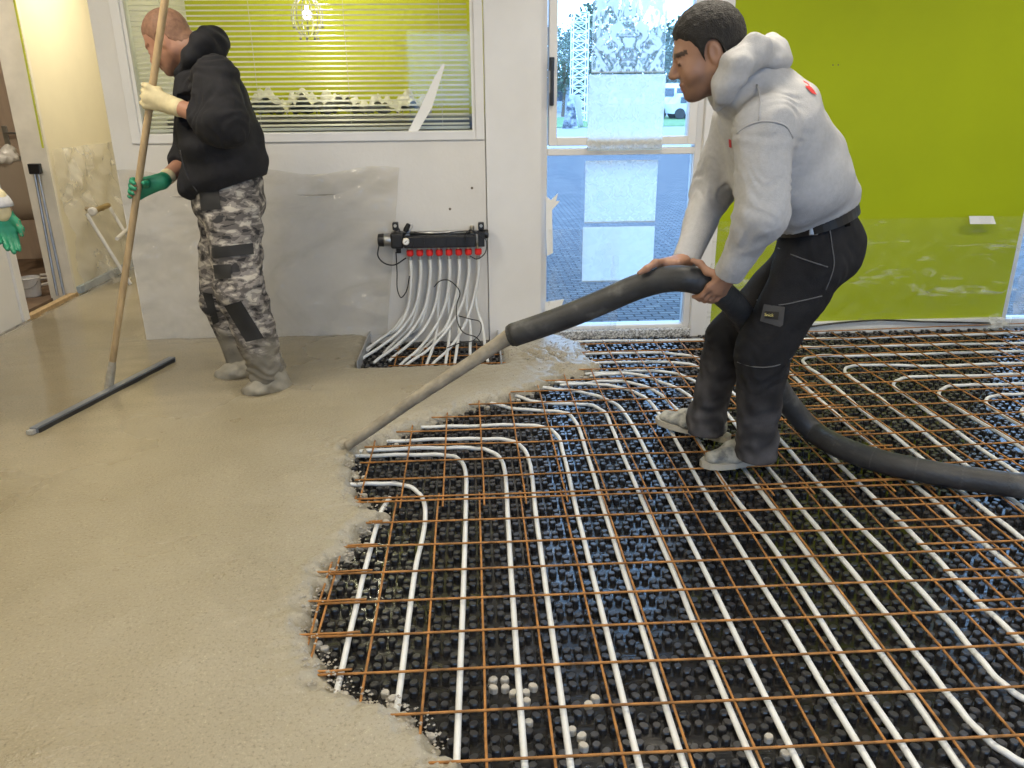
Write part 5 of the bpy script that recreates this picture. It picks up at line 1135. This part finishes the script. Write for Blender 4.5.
def panel(grid, Y, sd, par, name, fold, off=.004):        # cloth panel draped on the garment: rows of pixels
    R_ = [on_surface(spline([wp(x, y, Y) for x, y in row], 4), sd, off, fold) for row in grid]
    Rr = [np.array(r_) for r_ in R_]; m_ = len(Rr[0]); V = np.concatenate(Rr); n = len(Rr)
    return mk(name, V, [(i*m_+j, (i+1)*m_+j, (i+1)*m_+j+1, i*m_+j+1) for i in range(n-1) for j in range(m_-1)], dkp, par, smooth=True)
def rows(q, n=5, m_=4):                                    # quad -> rows of pixels
    a, b2, c, d_ = (np.array(p_, float) for p_ in q)
    return [[tuple((a+(b2-a)*v_)*(1-u_)+(d_+(c-d_)*v_)*u_) for v_ in np.linspace(0, 1, m_)] for u_ in np.linspace(0, 1, n)]
panel(rows([(208, 248), (253, 243), (254, 254), (209, 259)]), 3.65, tc_, tro1, 'pocket_flap', tfold1, .008)
panel(rows([(213, 265), (231, 264), (231, 278), (215, 279)]), 3.65, tc_, tro1, 'thigh_pocket', tfold1)
panel(rows([(224, 306), (241, 301), (264, 338), (246, 342)], 7), 3.65, tc_, tro1, 'knee_patch', tfold1)
panel(rows([(199, 193), (219, 190), (221, 209), (201, 211)]), 3.65, tc_, tro1, 'hip_pocket', tfold1)
panel(rows([(202, 292), (212, 294), (219, 322), (213, 325)], 7), 3.9, tc_, tro1, 'knee_patch', tfold1)
glove_c = M('cream_glove', (.58, .50, .30), .75, vary=.15, vscale=25); glove_g = M('green_glove', (.015, .21, .11), .5, vary=.25, vscale=14)
gl = Sdf(); grips1(gl, .0112, 0); gl.cone(K['wL'], K['wL']+(K['eL']-K['wL'])*.18, .034, .038, .02); sdf_obj('glove', gl, .004, glove_c, per1)['label'] = 'cream work glove'
gl = Sdf(); grips1(gl, .0112, 1); gl.cone(K['wR'], K['wR']+(K['eR']-K['wR'])*.07, .0345, .0345, .01); go = sdf_obj('glove', gl, .004, glove_g, per1); go['label'] = 'green work glove'
gl = Sdf(); gl.cone(K['wR']+(K['eR']-K['wR'])*.09, K['wR']+(K['eR']-K['wR'])*.20, .033, .036, .02); sdf_obj('cuff', gl, .005, glove_c, go)
boot_m = M('mud_boot', (.24, .22, .175), .6, vary=.2, vscale=14, bump=.2)
for a, tpx, hpx in (('aL', (250, 393), (292, 387)), ('aR', (232, 376), (262, 372))):
    t_, h_ = gp(*tpx, .05), gp(*hpx, .05); z0_ = .018
    s = Sdf(); h_ = np.array([h_[0], h_[1], z0_]); t_ = np.array([t_[0], t_[1], z0_]); d_ = nrm(t_-h_); sd_ = np.cross((0, 0, 1), d_); t_ = h_+d_*.25
    s.econe(h_+d_*.05+np.array([0, 0, .05]), h_+d_*.16+np.array([0, 0, .05]), sd_, (.042, .045), (.048, .042), .03); s.econe(h_+d_*.16+np.array([0, 0, .05]), t_-d_*.045+np.array([0, 0, .042]), sd_, (.048, .042), (.042, .034), .03)
    s.cone(h_+d_*.06+np.array([0, 0, .06]), K[a]+np.array([0, 0, .10]), .052, .066, .04)
    bo = sdf_obj('boot', s, .006, boot_m, per1, fold=lambda P: .003*wav(P, 181, .05, 6), clip=lambda P: z0_-P[:, 2])

# ---------------------------------------------------------------- worker at the left edge, mostly out of the picture
W3 = wp(1, 208, 3.3); X3 = W3[0]-.50
K3 = {k_: np.array(v_) for k_, v_ in dict(neck=(X3-.02, 3.38, 1.52), chest=(X3, 3.38, 1.30), waist=(X3, 3.38, 1.04), pelvis=(X3, 3.38, .95), sR=(X3+.02, 3.20, 1.43), eR=(X3-.02, 3.14, 1.12), wR=(X3+.12, 3.12, .90), sL=(X3+.02, 3.56, 1.43), eL=(X3+.02, 3.54, 1.13), hL=(X3, 3.47, .93), hR=(X3, 3.29, .93), kL=(X3+.02, 3.47, .5), kR=(X3+.02, 3.29, .5), aL=(X3, 3.48, .16), aR=(X3, 3.28, .16)).items()}
K3['wL'] = W3; K3['eL'] = W3+np.array([-.16, .05, .20]); K3['sL'] = W3+np.array([-.44, .12, .40]); K = K3
b3 = Sdf(); h3 = np.array([X3+.01, 3.38, 1.68]); hA3 = head_frame((1, -.1, -.25)); T3 = head(b3, h3, hA3, K['neck'], 1.0); side = (0, 1, 0)
b3.econe(K['waist'], K['chest'], side, (.13, .10), (.15, .10)).econe(K['chest'], K['neck'], side, (.14, .08), (.06, .06)).econe(K['pelvis'], K['waist'], side, (.14, .10), (.13, .10))
limbs(b3, K, [('sL', 'eL', .045, .04), ('eL', 'wL', .04, .029), ('sR', 'eR', .045, .04), ('eR', 'wR', .04, .029), ('hL', 'kL', .075, .055), ('kL', 'aL', .055, .04), ('hR', 'kR', .075, .055), ('kR', 'aR', .055, .04)])
loose_hand(b3, K['wL'], (-.02, -.05, -1), (.6, -.8, 0), (.8, .5, 0), .008); loose_hand(b3, K['wR'], (.1, 0, -1), (1, 0, 0), (0, 1, 0), .008)
per3 = sdf_obj('person', b3, .006, skin_a, base=(X3, 3.38, 0), cols=lambda V: np.ones((len(V), 3)))
tag(per3, 'person in a light grey sleeve with a green glove at the left edge', 'person')
hair_of(b3, h3, hA3, 1.0, per3, MATS['dark_hair'], 'hair', [(-.13, -.08), (-.038, -.045), (-.03, -.02), (.022, -.026), (.034, .022), (.085, .06), (.12, .062)], .008, 5)
s3 = Sdf(); s3.econe(K['waist']+np.array([0, 0, -.03]), K['chest'], side, (.19, .15), (.2, .145)).econe(K['chest'], K['neck']+np.array([0, 0, -.04]), side, (.19, .13), (.08, .08), .05)
limbs(s3, K, [('sL', 'eL', .085, .065), ('eL', 'wL', .065, .047), ('sR', 'eR', .085, .065), ('eR', 'wR', .065, .047)], .04)
sdf_obj('sweater', s3, .008, hood_m, per3, fold=lambda P: .006*wav(P, 241, .11, 7), cols=cols_h, clip=lambda P: np.where(np.linalg.norm(P-K3['wL'], axis=1) < .1, (K3['wL'][2]+.005)-P[:, 2], -1))
t3 = Sdf(); t3.econe(K['pelvis'], K['waist'], side, (.18, .14), (.165, .13)); limbs(t3, K, [('hL', 'kL', .11, .09), ('kL', 'aL', .09, .075), ('hR', 'kR', .11, .09), ('kR', 'aR', .09, .075)])
sdf_obj('trousers', t3, .009, trm, per3, fold=lambda P: .005*wav(P, 251, .1, 7), cols=cols_t)
gl = Sdf(); loose_hand(gl, K['wL'], (-.02, -.05, -1), (.6, -.8, 0), (.8, .5, 0), .0112); g3 = sdf_obj('glove', gl, .004, glove_g, per3)
gl = Sdf(); gl.cone(K['wL']+np.array([0, 0, -.02]), K['wL']+np.array([-.01, 0, .04]), .036, .040); sdf_obj('cuff', gl, .005, glove_c, g3)
gl = Sdf(); loose_hand(gl, K['wR'], (.1, 0, -1), (1, 0, 0), (0, 1, 0), .0112); sdf_obj('glove', gl, .005, glove_g, per3)
for a in ('aL', 'aR'):
    h_ = np.array([K[a][0]-.07, K[a][1], .056]); s = Sdf(); s.econe(h_+np.array([.03, 0, .045]), h_+np.array([.22, 0, .04]), (0, 1, 0), (.04, .04), (.04, .032), .03); s.cone(h_+np.array([.05, 0, .05]), K[a]+np.array([0, 0, .1]), .05, .065, .04)
    sdf_obj('boot', s, .008, boot_m, per3, clip=lambda P: .056-P[:, 2])
